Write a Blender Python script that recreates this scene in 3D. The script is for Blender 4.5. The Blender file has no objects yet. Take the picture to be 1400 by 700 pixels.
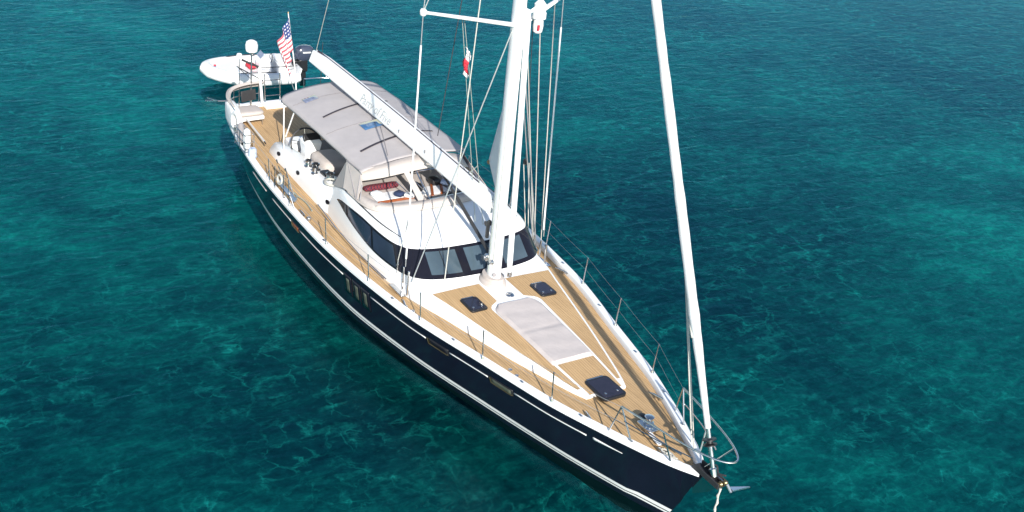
import bpy, bmesh, math, random
from mathutils import Vector, Matrix
random.seed(7)
R = math.radians
sc = bpy.context.scene
# ------------------------------------------------------------------ camera
cam = bpy.data.cameras.new('camera'); camo = bpy.data.objects.new('camera', cam)
sc.collection.objects.link(camo); sc.camera = camo
r_ = Vector((0.52899388, 0.84216985, 0.10447687)); u_ = Vector((-0.44008509, 0.16697694, 0.88229463)); f_ = Vector((-0.72559671, 0.51270717, -0.45895618))
m = Matrix((r_, u_, -f_)).transposed().to_4x4(); m.translation = Vector((31.72276, -13.19942, 14.54903))
camo.matrix_world = m
cam.sensor_width = 36; cam.lens = 36 * 1560.84 / 1400; cam.clip_start = .1; cam.clip_end = 6000
# ------------------------------------------------------------------ light
SAZ, SEL = R(-18), R(28)          # direction towards the sun, from +x, ahead and slightly to starboard
w = bpy.data.worlds.new('World'); sc.world = w; w.use_nodes = True
nt = w.node_tree; bg = nt.nodes['Background']
sky = nt.nodes.new('ShaderNodeTexSky'); sky.sky_type = 'NISHITA'; sky.sun_disc = False
sky.sun_elevation = SEL; sky.sun_rotation = R(90) - SAZ
sky.air_density = 1.0; sky.dust_density = .6
nt.links.new(sky.outputs[0], bg.inputs[0]); bg.inputs[1].default_value = .125
sl = bpy.data.lights.new('sun', 'SUN'); sl.energy = 5.0; sl.angle = R(.5); sl.color = (1, .955, .89)
so = bpy.data.objects.new('sun', sl); sc.collection.objects.link(so)
sd = Vector((math.cos(SAZ) * math.cos(SEL), math.sin(SAZ) * math.cos(SEL), math.sin(SEL)))
so.rotation_euler = sd.to_track_quat('Z', 'Y').to_euler()
sc.view_settings.view_transform = 'Standard'; sc.view_settings.look = 'None'
sc.view_settings.exposure = .5; sc.view_settings.gamma = 1
sc.cycles.max_bounces = 8; sc.cycles.transparent_max_bounces = 16
sc.cycles.caustics_reflective = True; sc.cycles.caustics_refractive = False
sc.cycles.sample_clamp_indirect = 6
# ------------------------------------------------------------------ materials
def newmat(name):
    m = bpy.data.materials.new(name); m.use_nodes = True
    return m, m.node_tree, m.node_tree.nodes['Principled BSDF']
def N(nt, t, **kw):
    n = nt.nodes.new(t)
    for k, v in kw.items(): setattr(n, k, v)
    return n
def ramp(nt, src, stops, interp='LINEAR'):
    r = N(nt, 'ShaderNodeValToRGB'); r.color_ramp.interpolation = interp
    e = r.color_ramp.elements
    while len(e) < len(stops): e.new(.5)
    for i, (p, c) in enumerate(stops):
        e[i].position = p; e[i].color = (c[0], c[1], c[2], 1) if not isinstance(c, (int, float)) else (c, c, c, 1)
    nt.links.new(src, r.inputs[0]); return r.outputs[0]
def noise(nt, vec, scale, detail=4, rough=.55, dist=0):
    n = N(nt, 'ShaderNodeTexNoise'); n.inputs['Scale'].default_value = scale; n.inputs['Detail'].default_value = detail
    n.inputs['Roughness'].default_value = rough; n.inputs['Distortion'].default_value = dist
    nt.links.new(vec, n.inputs['Vector']); return n.outputs['Fac']
def mapping(nt, scale=(1, 1, 1), rot=(0, 0, 0), loc=(0, 0, 0), coord='Object'):
    tc = N(nt, 'ShaderNodeTexCoord'); mp = N(nt, 'ShaderNodeMapping')
    mp.inputs['Scale'].default_value = scale; mp.inputs['Rotation'].default_value = rot; mp.inputs['Location'].default_value = loc
    nt.links.new(tc.outputs[coord], mp.inputs[0]); return mp.outputs[0]
def simple(name, col, rough=.5, metal=0, var=.08, scale=6, bump=0, bscale=40, coat=0, spec=.5, stretch=(1, 1, 1)):
    m, nt, b = newmat(name)
    v = mapping(nt, stretch)
    lo = [max(0, c * (1 - var)) for c in col]; hi = [min(1, c * (1 + var * .6)) for c in col]
    c = ramp(nt, noise(nt, v, scale), [(.3, lo), (.7, hi)])
    nt.links.new(c, b.inputs['Base Color'])
    b.inputs['Roughness'].default_value = rough; b.inputs['Metallic'].default_value = metal
    b.inputs['Coat Weight'].default_value = coat; b.inputs['Specular IOR Level'].default_value = spec
    if bump:
        bp = N(nt, 'ShaderNodeBump'); bp.inputs['Strength'].default_value = bump; bp.inputs['Distance'].default_value = .02
        nt.links.new(noise(nt, v, bscale), bp.inputs['Height']); nt.links.new(bp.outputs[0], b.inputs['Normal'])
    return m
M = {}
M['gel'] = simple('white_gelcoat', (.84, .84, .83), .28, var=.04, scale=1.5, coat=.2)
M['spar'] = simple('white_spar_paint', (.80, .80, .79), .3, var=.05, scale=2)
M['navy'] = simple('navy_hull_paint', (.007, .009, .019), .10, var=.25, scale=.8, coat=.0, spec=.32)
M['anti'] = simple('dark_antifouling', (.012, .018, .022), .7, var=.3)
M['stripe'] = simple('white_hull_stripe', (.72, .72, .70), .3, var=.04)
M['pin'] = simple('dark_pinline', (.03, .025, .03), .35)
M['steel'] = simple('stainless_steel', (.62, .62, .62), .22, 1, var=.06)
M['wire'] = simple('rigging_wire', (.50, .50, .50), .35, .6, var=.1)
M['rope'] = simple('pale_braided_rope', (.50, .49, .44), .85, var=.25, scale=60)
M['ropeg'] = simple('grey_green_rope', (.30, .34, .30), .85, var=.25, scale=60)
M['roped'] = simple('dark_rope', (.04, .04, .045), .85, var=.3, scale=60)
M['black'] = simple('black_plastic', (.015, .015, .017), .35, var=.2)
M['rubber'] = simple('dark_rubber', (.03, .03, .032), .6, var=.2)
M['glass'] = simple('dark_tinted_glass', (.010, .010, .016), .09, var=.1, coat=0, spec=.35)
M['pane'] = simple('grey_blind_behind_glass', (.058, .086, .108), .10, var=.22, scale=1.2, coat=.5, spec=.7)
M['sidepane'] = simple('blue_black_side_glass', (.022, .03, .052), .09, var=.35, scale=1.2, coat=.1, spec=.45)
M['hatchglass'] = simple('smoked_hatch_glass', (.022, .018, .030), .08, var=.2, coat=.4)
M['canvas'] = simple('taupe_canvas', (.42, .39, .385), .9, var=.05, scale=3, bump=.25, bscale=7)
M['beige'] = simple('cream_canvas', (.48, .43, .395), .9, var=.06, scale=4, bump=.3, bscale=9)
M['cushion'] = simple('oatmeal_cushion_fabric', (.50, .45, .43), .92, var=.05, scale=3, bump=.45, bscale=5)
M['sail'] = simple('white_sailcloth', (.80, .80, .79), .7, var=.05, scale=4, bump=.2, bscale=9)
_nt = M['sail'].node_tree; _b = _nt.nodes['Principled BSDF']; _t = _nt.nodes.new('ShaderNodeBsdfTranslucent'); _t.inputs[0].default_value = (.85, .85, .84, 1)
_m = _nt.nodes.new('ShaderNodeMixShader'); _m.inputs[0].default_value = .35
_nt.links.new(_b.outputs[0], _m.inputs[1]); _nt.links.new(_t.outputs[0], _m.inputs[2]); _nt.links.new(_m.outputs[0], _nt.nodes['Material Output'].inputs[0])
M['hyp'] = simple('white_hypalon', (.78, .78, .77), .5, var=.05, scale=4)
M['gold'] = simple('bronze_port_frame', (.24, .19, .10), .3, .8)
M['olive'] = simple('pale_olive_port_blind', (.09, .10, .075), .3, var=.25)
M['mahog'] = simple('varnished_mahogany', (.30, .085, .03), .25, var=.3, scale=9, coat=.4, stretch=(1, 8, 1))
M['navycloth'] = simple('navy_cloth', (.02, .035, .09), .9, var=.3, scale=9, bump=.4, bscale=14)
M['bluecloth'] = simple('pale_blue_cloth', (.42, .50, .66), .9, var=.15, scale=9, bump=.4, bscale=14)
M['whitecloth'] = simple('white_cloth', (.76, .76, .75), .9, var=.08, scale=9, bump=.5, bscale=12)
M['red'] = simple('red_cloth', (.55, .03, .05), .85, var=.2)
M['flagred'] = simple('flag_red', (.42, .10, .13), .85, var=.15)
M['flagblue'] = simple('flag_blue', (.03, .05, .17), .85, var=.15)
M['engine'] = simple('slate_engine_cowling', (.045, .055, .085), .18, var=.1, coat=.5)
M['lettering'] = simple('pale_grey_lettering', (.50, .51, .50), .6, var=.1)
M['vinyl'] = simple('clear_blue_vinyl_window', (.06, .15, .30), .08, var=.3, scale=5, coat=.7)
M['greyvinyl'] = simple('grey_vinyl_window', (.20, .22, .30), .12, var=.3, scale=8, coat=.5)
M['slate'] = simple('slate_grey_panel', (.06, .07, .08), .45, var=.1)
M['zip'] = simple('dark_zip_tape', (.035, .028, .04), .7)
M['seam'] = simple('seam_grey', (.28, .26, .265), .9)
M['sand'] = simple('gelcoat_nonskid', (.74, .74, .73), .6, var=.04, scale=20)
# plaid
m, nt, b = newmat('red_plaid_blanket'); v = mapping(nt)
ch = N(nt, 'ShaderNodeTexChecker'); ch.inputs['Scale'].default_value = 24; nt.links.new(v, ch.inputs[0])
ch.inputs[1].default_value = (.20, .022, .03, 1); ch.inputs[2].default_value = (.03, .015, .03, 1)
nt.links.new(ch.outputs[0], b.inputs['Base Color']); b.inputs['Roughness'].default_value = .9; M['plaid'] = m
# teak decking: planks run fore and aft, black caulking between them
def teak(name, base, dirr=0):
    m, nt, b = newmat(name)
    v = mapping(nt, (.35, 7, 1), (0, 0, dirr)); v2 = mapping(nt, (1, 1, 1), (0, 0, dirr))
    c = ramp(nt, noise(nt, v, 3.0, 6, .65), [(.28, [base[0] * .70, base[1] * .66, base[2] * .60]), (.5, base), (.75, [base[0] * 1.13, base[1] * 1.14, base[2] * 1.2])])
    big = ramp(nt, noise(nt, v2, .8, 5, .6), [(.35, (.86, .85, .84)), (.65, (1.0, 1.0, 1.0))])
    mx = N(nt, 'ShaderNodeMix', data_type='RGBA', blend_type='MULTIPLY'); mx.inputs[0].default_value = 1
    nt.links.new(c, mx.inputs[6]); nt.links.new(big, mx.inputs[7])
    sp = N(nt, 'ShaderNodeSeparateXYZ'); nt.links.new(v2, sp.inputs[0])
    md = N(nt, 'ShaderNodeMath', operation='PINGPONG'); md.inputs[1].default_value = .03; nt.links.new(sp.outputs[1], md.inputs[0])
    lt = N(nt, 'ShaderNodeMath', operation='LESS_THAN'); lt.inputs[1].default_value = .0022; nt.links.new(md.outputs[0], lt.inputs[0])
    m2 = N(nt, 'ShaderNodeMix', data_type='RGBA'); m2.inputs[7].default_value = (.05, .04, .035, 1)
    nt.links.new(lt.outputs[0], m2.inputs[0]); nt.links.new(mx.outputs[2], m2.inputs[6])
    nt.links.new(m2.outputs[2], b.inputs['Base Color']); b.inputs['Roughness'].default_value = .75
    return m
M['teak'] = teak('teak_decking', (.54, .355, .175))
M['teakdark'] = teak('dark_teak_decking', (.22, .175, .13))
# seabed: dark weed on pale sand, with winding sun caustics painted into its colour
m, nt, b = newmat('weedy_sand_seabed')
tc = N(nt, 'ShaderNodeTexCoord')
def warp(vec, scale, amt, off=0):
    n = N(nt, 'ShaderNodeTexNoise'); n.inputs['Scale'].default_value = scale; n.inputs['Detail'].default_value = 3
    nt.links.new(vec, n.inputs['Vector'])
    s = N(nt, 'ShaderNodeVectorMath', operation='SUBTRACT'); s.inputs[1].default_value = (.5, .5, .5); nt.links.new(n.outputs['Color'], s.inputs[0])
    k = N(nt, 'ShaderNodeVectorMath', operation='SCALE'); k.inputs['Scale'].default_value = amt; nt.links.new(s.outputs[0], k.inputs[0])
    a = N(nt, 'ShaderNodeVectorMath', operation='ADD'); nt.links.new(vec, a.inputs[0]); nt.links.new(k.outputs[0], a.inputs[1])
    return a.outputs[0]
def caustic_veins(vec, scale, width):
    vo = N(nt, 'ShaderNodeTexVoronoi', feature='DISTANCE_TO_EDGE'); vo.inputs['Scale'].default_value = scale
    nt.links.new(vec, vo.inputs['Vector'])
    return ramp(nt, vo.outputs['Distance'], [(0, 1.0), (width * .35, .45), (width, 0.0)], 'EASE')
P0 = mapping(nt, (1, 1, 1), (0, 0, R(35)))
P1 = mapping(nt, (1.5, .62, 1), (0, 0, R(14)))
P2 = mapping(nt, (1, 1, 1))
def mul(a, c):
    k = N(nt, 'ShaderNodeMath', operation='MULTIPLY'); nt.links.new(a, k.inputs[0])
    if isinstance(c, (int, float)): k.inputs[1].default_value = c
    else: nt.links.new(c, k.inputs[1])
    return k.outputs[0]
def add(a, c):
    k = N(nt, 'ShaderNodeMath', operation='ADD', use_clamp=True); nt.links.new(a, k.inputs[0]); nt.links.new(c, k.inputs[1]); return k.outputs[0]
patch = noise(nt, P0, .075, 6, .66, .5)
mottle = noise(nt, P1, 1.7, 9, .74, .6)
speck = noise(nt, P2, 5.5, 5, .7, .3)
# weed beds (darker) and sandier bottom (paler), each where it lies on the bay floor
WP = warp(P2, .16, 9)
for (bx, by, br, am) in ((6, 13, 9, -.10), (-12, 46, 14, -.13), (-2, -2, 5, -.07), (10, -9, 8, -.12), (12.5, -3.5, 4, -.06), (-18, -1, 11, .13), (7, 28, 11, .12), (-4, 31, 7, .05), (17, 9, 5, .05), (-3, -8, 5, .05)):
    dn = N(nt, 'ShaderNodeVectorMath', operation='DISTANCE'); dn.inputs[1].default_value = (bx, by, -2.6); nt.links.new(WP, dn.inputs[0])
    mr = N(nt, 'ShaderNodeMapRange', interpolation_type='SMOOTHSTEP'); mr.inputs['From Min'].default_value = 0; mr.inputs['From Max'].default_value = br * 1.5
    mr.inputs['To Min'].default_value = am; mr.inputs['To Max'].default_value = 0; nt.links.new(dn.outputs['Value'], mr.inputs['Value'])
    ad_ = N(nt, 'ShaderNodeMath', operation='ADD'); nt.links.new(patch, ad_.inputs[0]); nt.links.new(mr.outputs[0], ad_.inputs[1]); patch = ad_.outputs[0]
colA = ramp(nt, patch, [(.28, (.004, .072, .090)), (.42, (.005, .118, .122)), (.54, (.007, .215, .190)), (.70, (.014, .40, .32))])
def mulcol(a, c):
    k = N(nt, 'ShaderNodeMix', data_type='RGBA', blend_type='MULTIPLY'); k.inputs[0].default_value = 1
    nt.links.new(a, k.inputs[6]); nt.links.new(c, k.inputs[7]); return k.outputs[2]
colB = mulcol(colA, ramp(nt, mottle, [(.32, (.50, .55, .62)), (.5, (.90, .92, .94)), (.60, (1.25, 1.3, 1.2)), (.74, (2.0, 2.1, 1.7))]))
colB = mulcol(colB, ramp(nt, speck, [(.3, (.74, .76, .80)), (.55, (1.0, 1.0, 1.0)), (.75, (1.6, 1.5, 1.35))]))
# narrow broken lines of rippled sunlight, painted into the base colour
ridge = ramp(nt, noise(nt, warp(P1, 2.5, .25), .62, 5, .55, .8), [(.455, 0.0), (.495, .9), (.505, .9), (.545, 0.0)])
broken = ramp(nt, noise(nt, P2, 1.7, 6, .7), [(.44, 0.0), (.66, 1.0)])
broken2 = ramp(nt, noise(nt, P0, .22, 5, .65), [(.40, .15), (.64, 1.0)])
web = caustic_veins(warp(warp(warp(P2, .5, 1.4), 1.9, .6), 5, .3), 1.35, .09)
caustic_lines = add(mul(ridge, .45), mul(web, .64))
caustic_lines = mul(mul(caustic_lines, broken), broken2)
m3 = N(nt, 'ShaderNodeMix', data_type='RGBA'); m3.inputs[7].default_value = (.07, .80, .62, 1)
nt.links.new(caustic_lines, m3.inputs[0]); nt.links.new(colB, m3.inputs[6])
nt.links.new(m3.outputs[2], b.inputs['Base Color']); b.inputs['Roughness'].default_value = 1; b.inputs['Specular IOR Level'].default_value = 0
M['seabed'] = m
# water: clear, tinted, rippled, fresnel reflection
m, nt, b = newmat('clear_sea_water'); nt.nodes.remove(b); out = nt.nodes['Material Output']
tr = N(nt, 'ShaderNodeBsdfTransparent'); tr.inputs[0].default_value = (.50, .92, .93, 1)
gl = N(nt, 'ShaderNodeBsdfGlossy'); gl.inputs['Roughness'].default_value = .02; gl.inputs[0].default_value = (.26, .74, .90, 1)
fr = N(nt, 'ShaderNodeFresnel'); fr.inputs[0].default_value = 1.333
mixs = N(nt, 'ShaderNodeMixShader')
Pw = mapping(nt, (1.9, .8, 1), (0, 0, R(12))); Pw2 = mapping(nt, (1, 1.5, 1), (0, 0, R(20)))
a1 = noise(nt, Pw, 1.1, 4, .55, .6); a2 = noise(nt, Pw2, 3.6, 5, .62, .3)
ad = N(nt, 'ShaderNodeMath', operation='MULTIPLY_ADD'); nt.links.new(a2, ad.inputs[0]); ad.inputs[1].default_value = .38; nt.links.new(a1, ad.inputs[2])
bp = N(nt, 'ShaderNodeBump'); bp.inputs['Strength'].default_value = 1; bp.inputs['Distance'].default_value = .034
nt.links.new(ad.outputs[0], bp.inputs['Height'])
nt.links.new(bp.outputs[0], gl.inputs['Normal']); nt.links.new(bp.outputs[0], fr.inputs['Normal'])
fk = N(nt, 'ShaderNodeMath', operation='MULTIPLY'); fk.inputs[1].default_value = .72; nt.links.new(fr.outputs[0], fk.inputs[0])
nt.links.new(fk.outputs[0], mixs.inputs[0]); nt.links.new(tr.outputs[0], mixs.inputs[1]); nt.links.new(gl.outputs[0], mixs.inputs[2])
nt.links.new(mixs.outputs[0], out.inputs[0]); M['water'] = m

# ------------------------------------------------------------------ helpers
col = sc.collection
class MB:
    def __init__(s): s.v = []; s.f = []; s.mi = []; s.cur = 0
    def vert(s, p): s.v.append(tuple(p)); return len(s.v) - 1
    def face(s, ids): s.f.append(tuple(ids)); s.mi.append(s.cur)
    def box(s, c, size, rot=None):
        c = Vector(c); h = Vector(size) / 2; i = len(s.v)
        for dx in (-1, 1):
            for dy in (-1, 1):
                for dz in (-1, 1):
                    p = Vector((dx * h.x, dy * h.y, dz * h.z))
                    if rot: p = rot @ p
                    s.v.append(tuple(c + p))
        for q in ((0, 1, 3, 2), (4, 6, 7, 5), (0, 4, 5, 1), (2, 3, 7, 6), (0, 2, 6, 4), (1, 5, 7, 3)): s.face([i + k for k in q])
        return s
    def tube(s, pts, r, n=8, closed=False, cap=True):
        pts = [Vector(p) for p in pts]; rs = r if isinstance(r, (list, tuple)) else [r] * len(pts)
        rings = []; prev = None; L = len(pts)
        for k, p in enumerate(pts):
            if closed: t = pts[(k + 1) % L] - pts[k - 1]
            else: t = pts[min(k + 1, L - 1)] - pts[max(k - 1, 0)]
            if t.length < 1e-9: t = Vector((0, 0, 1))
            t.normalize()
            if prev is None:
                a = Vector((0, 0, 1)) if abs(t.z) < .9 else Vector((1, 0, 0))
                a = (a - t * a.dot(t)).normalized()
            else: a = (prev - t * prev.dot(t)).normalized()
            prev = a; bb = t.cross(a); ring = []
            for j in range(n):
                an = 2 * math.pi * j / n
                ring.append(s.vert(p + (a * math.cos(an) + bb * math.sin(an)) * rs[k]))
            rings.append(ring)
        for k in range(L if closed else L - 1):
            A = rings[k]; B = rings[(k + 1) % L]
            for j in range(n): s.face((A[j], A[(j + 1) % n], B[(j + 1) % n], B[j]))
        if cap and not closed: s.face(rings[0][::-1]); s.face(rings[-1])
        return s
    def grid(s, rows, closed_u=False):
        ids = [[s.vert(p) for p in row] for row in rows]
        for a in range(len(ids) - 1):
            n = len(ids[a])
            for j in range(n if closed_u else n - 1): s.face((ids[a][j], ids[a][(j + 1) % n], ids[a + 1][(j + 1) % n], ids[a + 1][j]))
        return ids
    def prism(s, poly, z0, z1, zf=None):
        """closed slab over a plan polygon; z0/z1 numbers or functions of (x, y)"""
        g = lambda z, p: z(p[0], p[1]) if callable(z) else z
        lo = [s.vert((p[0], p[1], g(z0, p))) for p in poly]; hi = [s.vert((p[0], p[1], g(z1, p))) for p in poly]
        n = len(poly)
        s.face(lo[::-1]); s.face(hi)
        for j in range(n): s.face((lo[j], lo[(j + 1) % n], hi[(j + 1) % n], hi[j]))
        return s
    def slab(s, quadpts, thick):
        """thin panel of given thickness over coplanar-ish points"""
        P = [Vector(p) for p in quadpts]; nrm = (P[1] - P[0]).cross(P[2] - P[0]).normalized() * thick / 2
        a = [s.vert(p + nrm) for p in P]; b_ = [s.vert(p - nrm) for p in P]; n = len(P)
        s.face(a); s.face(b_[::-1])
        for j in range(n): s.face((a[j], b_[j], b_[(j + 1) % n], a[(j + 1) % n]))
        return s
    def lathe(s, c, prof, n=16, axis='z', rot=None):
        rows = []
        for (r, z) in prof:
            row = []
            for j in range(n):
                an = 2 * math.pi * j / n; p = Vector((r * math.cos(an), r * math.sin(an), z))
                if rot: p = rot @ p
                row.append(tuple(Vector(c) + p))
            rows.append(row)
        ids = s.grid(rows, True); s.face(ids[0][::-1]); s.face(ids[-1])
        return s
    def build(s, name, mat, parent=None, smooth=True, bevel=0, solid=0, subsurf=0, label=None, seg=2, auto=35):
        me = bpy.data.meshes.new(name); me.from_pydata(s.v, [], s.f); 
        mats = mat if isinstance(mat, list) else [mat]
        for k in mats: me.materials.append(M[k])
        for p, i in zip(me.polygons, s.mi): p.material_index = min(i, len(mats) - 1)
        bm = bmesh.new(); bm.from_mesh(me); bmesh.ops.recalc_face_normals(bm, faces=bm.faces)
        if smooth:
            for f in bm.faces: f.smooth = True
            for e in bm.edges:
                if len(e.link_faces) == 2 and e.calc_face_angle(0) > R(auto): e.smooth = False
        bm.to_mesh(me); bm.free()
        o = bpy.data.objects.new(name, me); col.objects.link(o)
        if parent is not None: o.parent = parent
        if solid:
            q = o.modifiers.new('s', 'SOLIDIFY'); q.thickness = solid; q.offset = 0
        if bevel:
            q = o.modifiers.new('b', 'BEVEL'); q.width = bevel; q.segments = seg; q.limit_method = 'ANGLE'
        if subsurf:
            q = o.modifiers.new('u', 'SUBSURF'); q.levels = subsurf; q.render_levels = subsurf
        if label: o['label'] = label
        return o
def tag(o, label, cat, group=None, kind=None):
    if label: o['label'] = label
    if cat: o['category'] = cat
    if group: o['group'] = group
    if kind: o['kind'] = kind
    return o
def empty(name, loc=(0, 0, 0)):
    o = bpy.data.objects.new(name, None); col.objects.link(o); o.location = loc; return o
def interp(x, X, Y):
    if x <= X[0]: return Y[0]
    for i in range(len(X) - 1):
        if x <= X[i + 1]:
            t = (x - X[i]) / (X[i + 1] - X[i]); return Y[i] + t * (Y[i + 1] - Y[i])
    return Y[-1]
def smooth_interp(x, X, Y):       # monotone-ish cubic (Catmull-Rom on uneven knots)
    if x <= X[0]: return Y[0]
    if x >= X[-1]: return Y[-1]
    i = max(k for k in range(len(X) - 1) if X[k] <= x)
    def sl(k):
        if k <= 0: return (Y[1] - Y[0]) / (X[1] - X[0])
        if k >= len(X) - 1: return (Y[-1] - Y[-2]) / (X[-1] - X[-2])
        return (Y[k + 1] - Y[k - 1]) / (X[k + 1] - X[k - 1])
    h = X[i + 1] - X[i]; t = (x - X[i]) / h
    return (2*t**3 - 3*t*t + 1) * Y[i] + (t**3 - 2*t*t + t) * h * sl(i) + (-2*t**3 + 3*t*t) * Y[i + 1] + (t**3 - t*t) * h * sl(i + 1)
def frange(a, b_, n): return [a + (b_ - a) * i / (n - 1) for i in range(n)]
def curve_pts(P, n=8, closed=False):
    P = [Vector(p) for p in P]; out = []; L = len(P)
    for i in range(L if closed else L - 1):
        if closed: p0, p1, p2, p3 = P[i - 1], P[i], P[(i + 1) % L], P[(i + 2) % L]
        else: p0, p1, p2, p3 = P[max(i - 1, 0)], P[i], P[i + 1], P[min(i + 2, L - 1)]
        for k in range(n):
            t = k / n
            out.append(.5 * ((2 * p1) + (p2 - p0) * t + (2 * p0 - 5 * p1 + 4 * p2 - p3) * t * t + (3 * p1 - p0 - 3 * p2 + p3) * t ** 3))
    if not closed: out.append(P[-1])
    return out
def sag(a, b_, d, n=10):
    a, b_ = Vector(a), Vector(b_); return [a.lerp(b_, t) - Vector((0, 0, 4 * d * t * (1 - t))) for t in frange(0, 1, n)]

# ------------------------------------------------------------------ setting
mb = MB(); mb.grid([[(-1500, -1500, 0), (1500, -1500, 0)], [(-1500, 1500, 0), (1500, 1500, 0)]])
tag(mb.build('water', 'water', smooth=False), None, None, kind='structure')
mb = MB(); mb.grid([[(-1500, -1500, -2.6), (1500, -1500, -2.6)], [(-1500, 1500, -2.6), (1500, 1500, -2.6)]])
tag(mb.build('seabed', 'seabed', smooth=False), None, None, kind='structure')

# ------------------------------------------------------------------ hull
XD=[-.6,.5,2.5,5,8.2,9.87,11.5,12.9,15,15.9,16.9,18.1,18.6,19.2,19.6,20.0]
YD=[1.78,2.12,2.44,2.66,2.73,2.66,2.50,2.30,1.80,1.59,1.34,.93,.74,.50,.31,.07]
XW=[-.6,1.0,3,6,9.8,12.2,14.5,17.1,18.6,19.25,20.0]
YW=[1.15,1.7,2.1,2.42,2.41,2.03,1.48,.76,.27,.02,.0]
def sz(x):
    t = x / 20.; return 1.501*(1-t)*(1-2*t) + 1.455*4*t*(1-t) + 1.589*t*(2*t-1)
def hd(x): return smooth_interp(x, XD, YD)
def hwl(x): return max(0, smooth_interp(x, XW, YW))
def hy(x, z):
    """half breadth of the hull at station x, height z (x already on the hull side)"""
    s = min(max(z / sz(x), 0), 1); return hwl(x) + (hd(x) - hwl(x)) * s ** .8
yacht = empty('sailing_yacht', (0, 0, 0))
tag(yacht, 'navy blue sailing yacht with teak decks and white cabin at anchor', 'sailing yacht')
def stemx(z):                      # profile of the stem
    return 19.25 + (20.0 - 19.25) * max(0, z / 1.589) ** .9 if z >= 0 else 19.25 + z * 1.6
ZL = [1.0, .9, .62, .325, .24, .212, .17, .08, 0, -.12, -.3, -.5, -.62, -.68]   # heights, first two are fractions of sheer handled below
def hull_row(t):
    # t in 0..1 along the length, mapped per height so the bow closes on the raked stem
    rows = []
    for k, zl in enumerate(ZL):
        x0 = -.6 + (1.589 - max(zl, 0)) * .12      # raked transom
        if zl < 0: x0 += (-zl) * 1.2
        xs_end = stemx(sz(20) * zl if zl == 1.0 else zl)
        x = x0 + (xs_end - x0) * t
        z = sz(x) * 1.0 if k == 0 else (sz(x) * .93 if k == 1 else zl)
        if z >= 0:
            y = hy(min(x, 20), z)
            e = (xs_end - x)
            if e < .8: y = min(y, .02 + e * (.40 + .0 * z) if z < 1.3 else y)
            if k > 1: y = min(y, .03 + e * .62)
        else:
            xx = min(max(x, 0), 19.2); wlb = hwl(xx); D = .66
            y = wlb * max(0, 1 - (-z / D) ** 2.0) ** .6 if -z < D else 0
            y = min(y, .02 + (xs_end - x) * .4)
        rows.append((x, y, z))
    return rows
mb = MB(); NT = 72; secs = []
for i in range(NT + 1):
    t = i / NT; t = 1 - (1 - t) ** 1.15
    r = hull_row(t); secs.append(r)
ids = []
for r in secs:
    ring = [mb.vert((x, -y, z)) for (x, y, z) in r] + [mb.vert((x, y, z)) for (x, y, z) in r[::-1]]
    ids.append(ring)
nz = len(ZL)
def rowmat(k):          # k = row index between ZL[k] and ZL[k+1]
    a = ZL[k + 1]
    if k < 3: return 0   # navy topsides
    return {3: 1, 4: 2, 5: 1}.get(k, 0 if a >= 0 else 3)
for i in range(NT):
    A, B = ids[i], ids[i + 1]; n = len(A)
    for j in range(n - 1):
        k = j if j < nz - 1 else (n - 2 - j)
        mb.cur = rowmat(k) if j != nz - 1 else 3
        mb.face((A[j], A[j + 1], B[j + 1], B[j]))
mb.cur = 0
mb.face(ids[0]); mb.face(ids[-1][::-1])
hull = mb.build('hull', ['navy', 'stripe', 'pin', 'anti'], yacht, auto=40)
# keel and rudder under water
mb = MB(); mb.grid([[(8.2 + .25 * k, s * .16 * math.sin(math.pi * q / 8), -.55 - .45 * k) for q in range(9) for s in (-1,)] for k in range(4)])
mb = MB()
for zt, xa, xb, th in ((-.5, 8.0, 11.2, .16), (-2.3, 8.9, 11.0, .12)):
    pass
rows = []
for zt, xa, xb, th in ((-.5, 8.0, 11.2, .16), (-1.4, 8.5, 11.1, .14), (-2.3, 8.9, 11.0, .12)):
    ring = []
    for q in range(20):
        an = 2 * math.pi * q / 20; ring.append(((xa + xb) / 2 + (xb - xa) / 2 * math.cos(an), th * math.sin(an), zt))
    rows.append(ring)
i2 = mb.grid(rows, True); mb.face(i2[0]); mb.face(i2[-1][::-1]); mb.build('keel', 'anti', yacht)
# cove stripe pieces, 5 mm proud of the topsides
def hull_strip(x0, x1, zo, h, name, mat, n=14, taper=False, off=.006):
    mb = MB(); top = []; bot = []
    for x in frange(x0, x1, n):
        hh = h * (1 - .85 * (x - x0) / (x1 - x0)) if taper else h
        z = sz(x) - zo
        top.append((x, -(hy(x, z + hh / 2) + off), z + hh / 2)); bot.append((x, -(hy(x, z - hh / 2) + off), z - hh / 2))
    mb.grid([bot, top]); o1 = mb.build(name, mat, yacht, smooth=True, solid=.006); 
    return o1
for s0, s1 in ((3.55, 4.85), (5.35, 6.75), (7.35, 9.85), (11.1, 13.2), (13.95, 15.1), (15.85, 17.7)):
    hull_strip(s0, s1, .31, .035, 'cove_stripe', 'stripe')
hull_strip(17.85, 18.5, .30, .075, 'cove_stripe', 'stripe', taper=True)
for s0, s1 in ((3.55, 9.85), (11.1, 13.2), (13.95, 15.1), (15.85, 18.4)):      # the same line on the far side
    mb = MB(); top = []; bot = []
    for x in frange(s0, s1, 20):
        z = sz(x) - .31; top.append((x, hy(x, z + .018) + .006, z + .018)); bot.append((x, hy(x, z - .018) + .006, z - .018))
    mb.grid([bot, top]); mb.build('cove_stripe', 'stripe', yacht, solid=.006)
def hull_panel(x0, x1, z0, z1, off, side=-1, rnd=.0):
    mb = MB(); g = []
    for z in frange(z0, z1, 5): g.append([(x, side * (hy(x, z) + off), z) for x in frange(x0, x1, 7)])
    mb.grid(g); return mb
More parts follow.
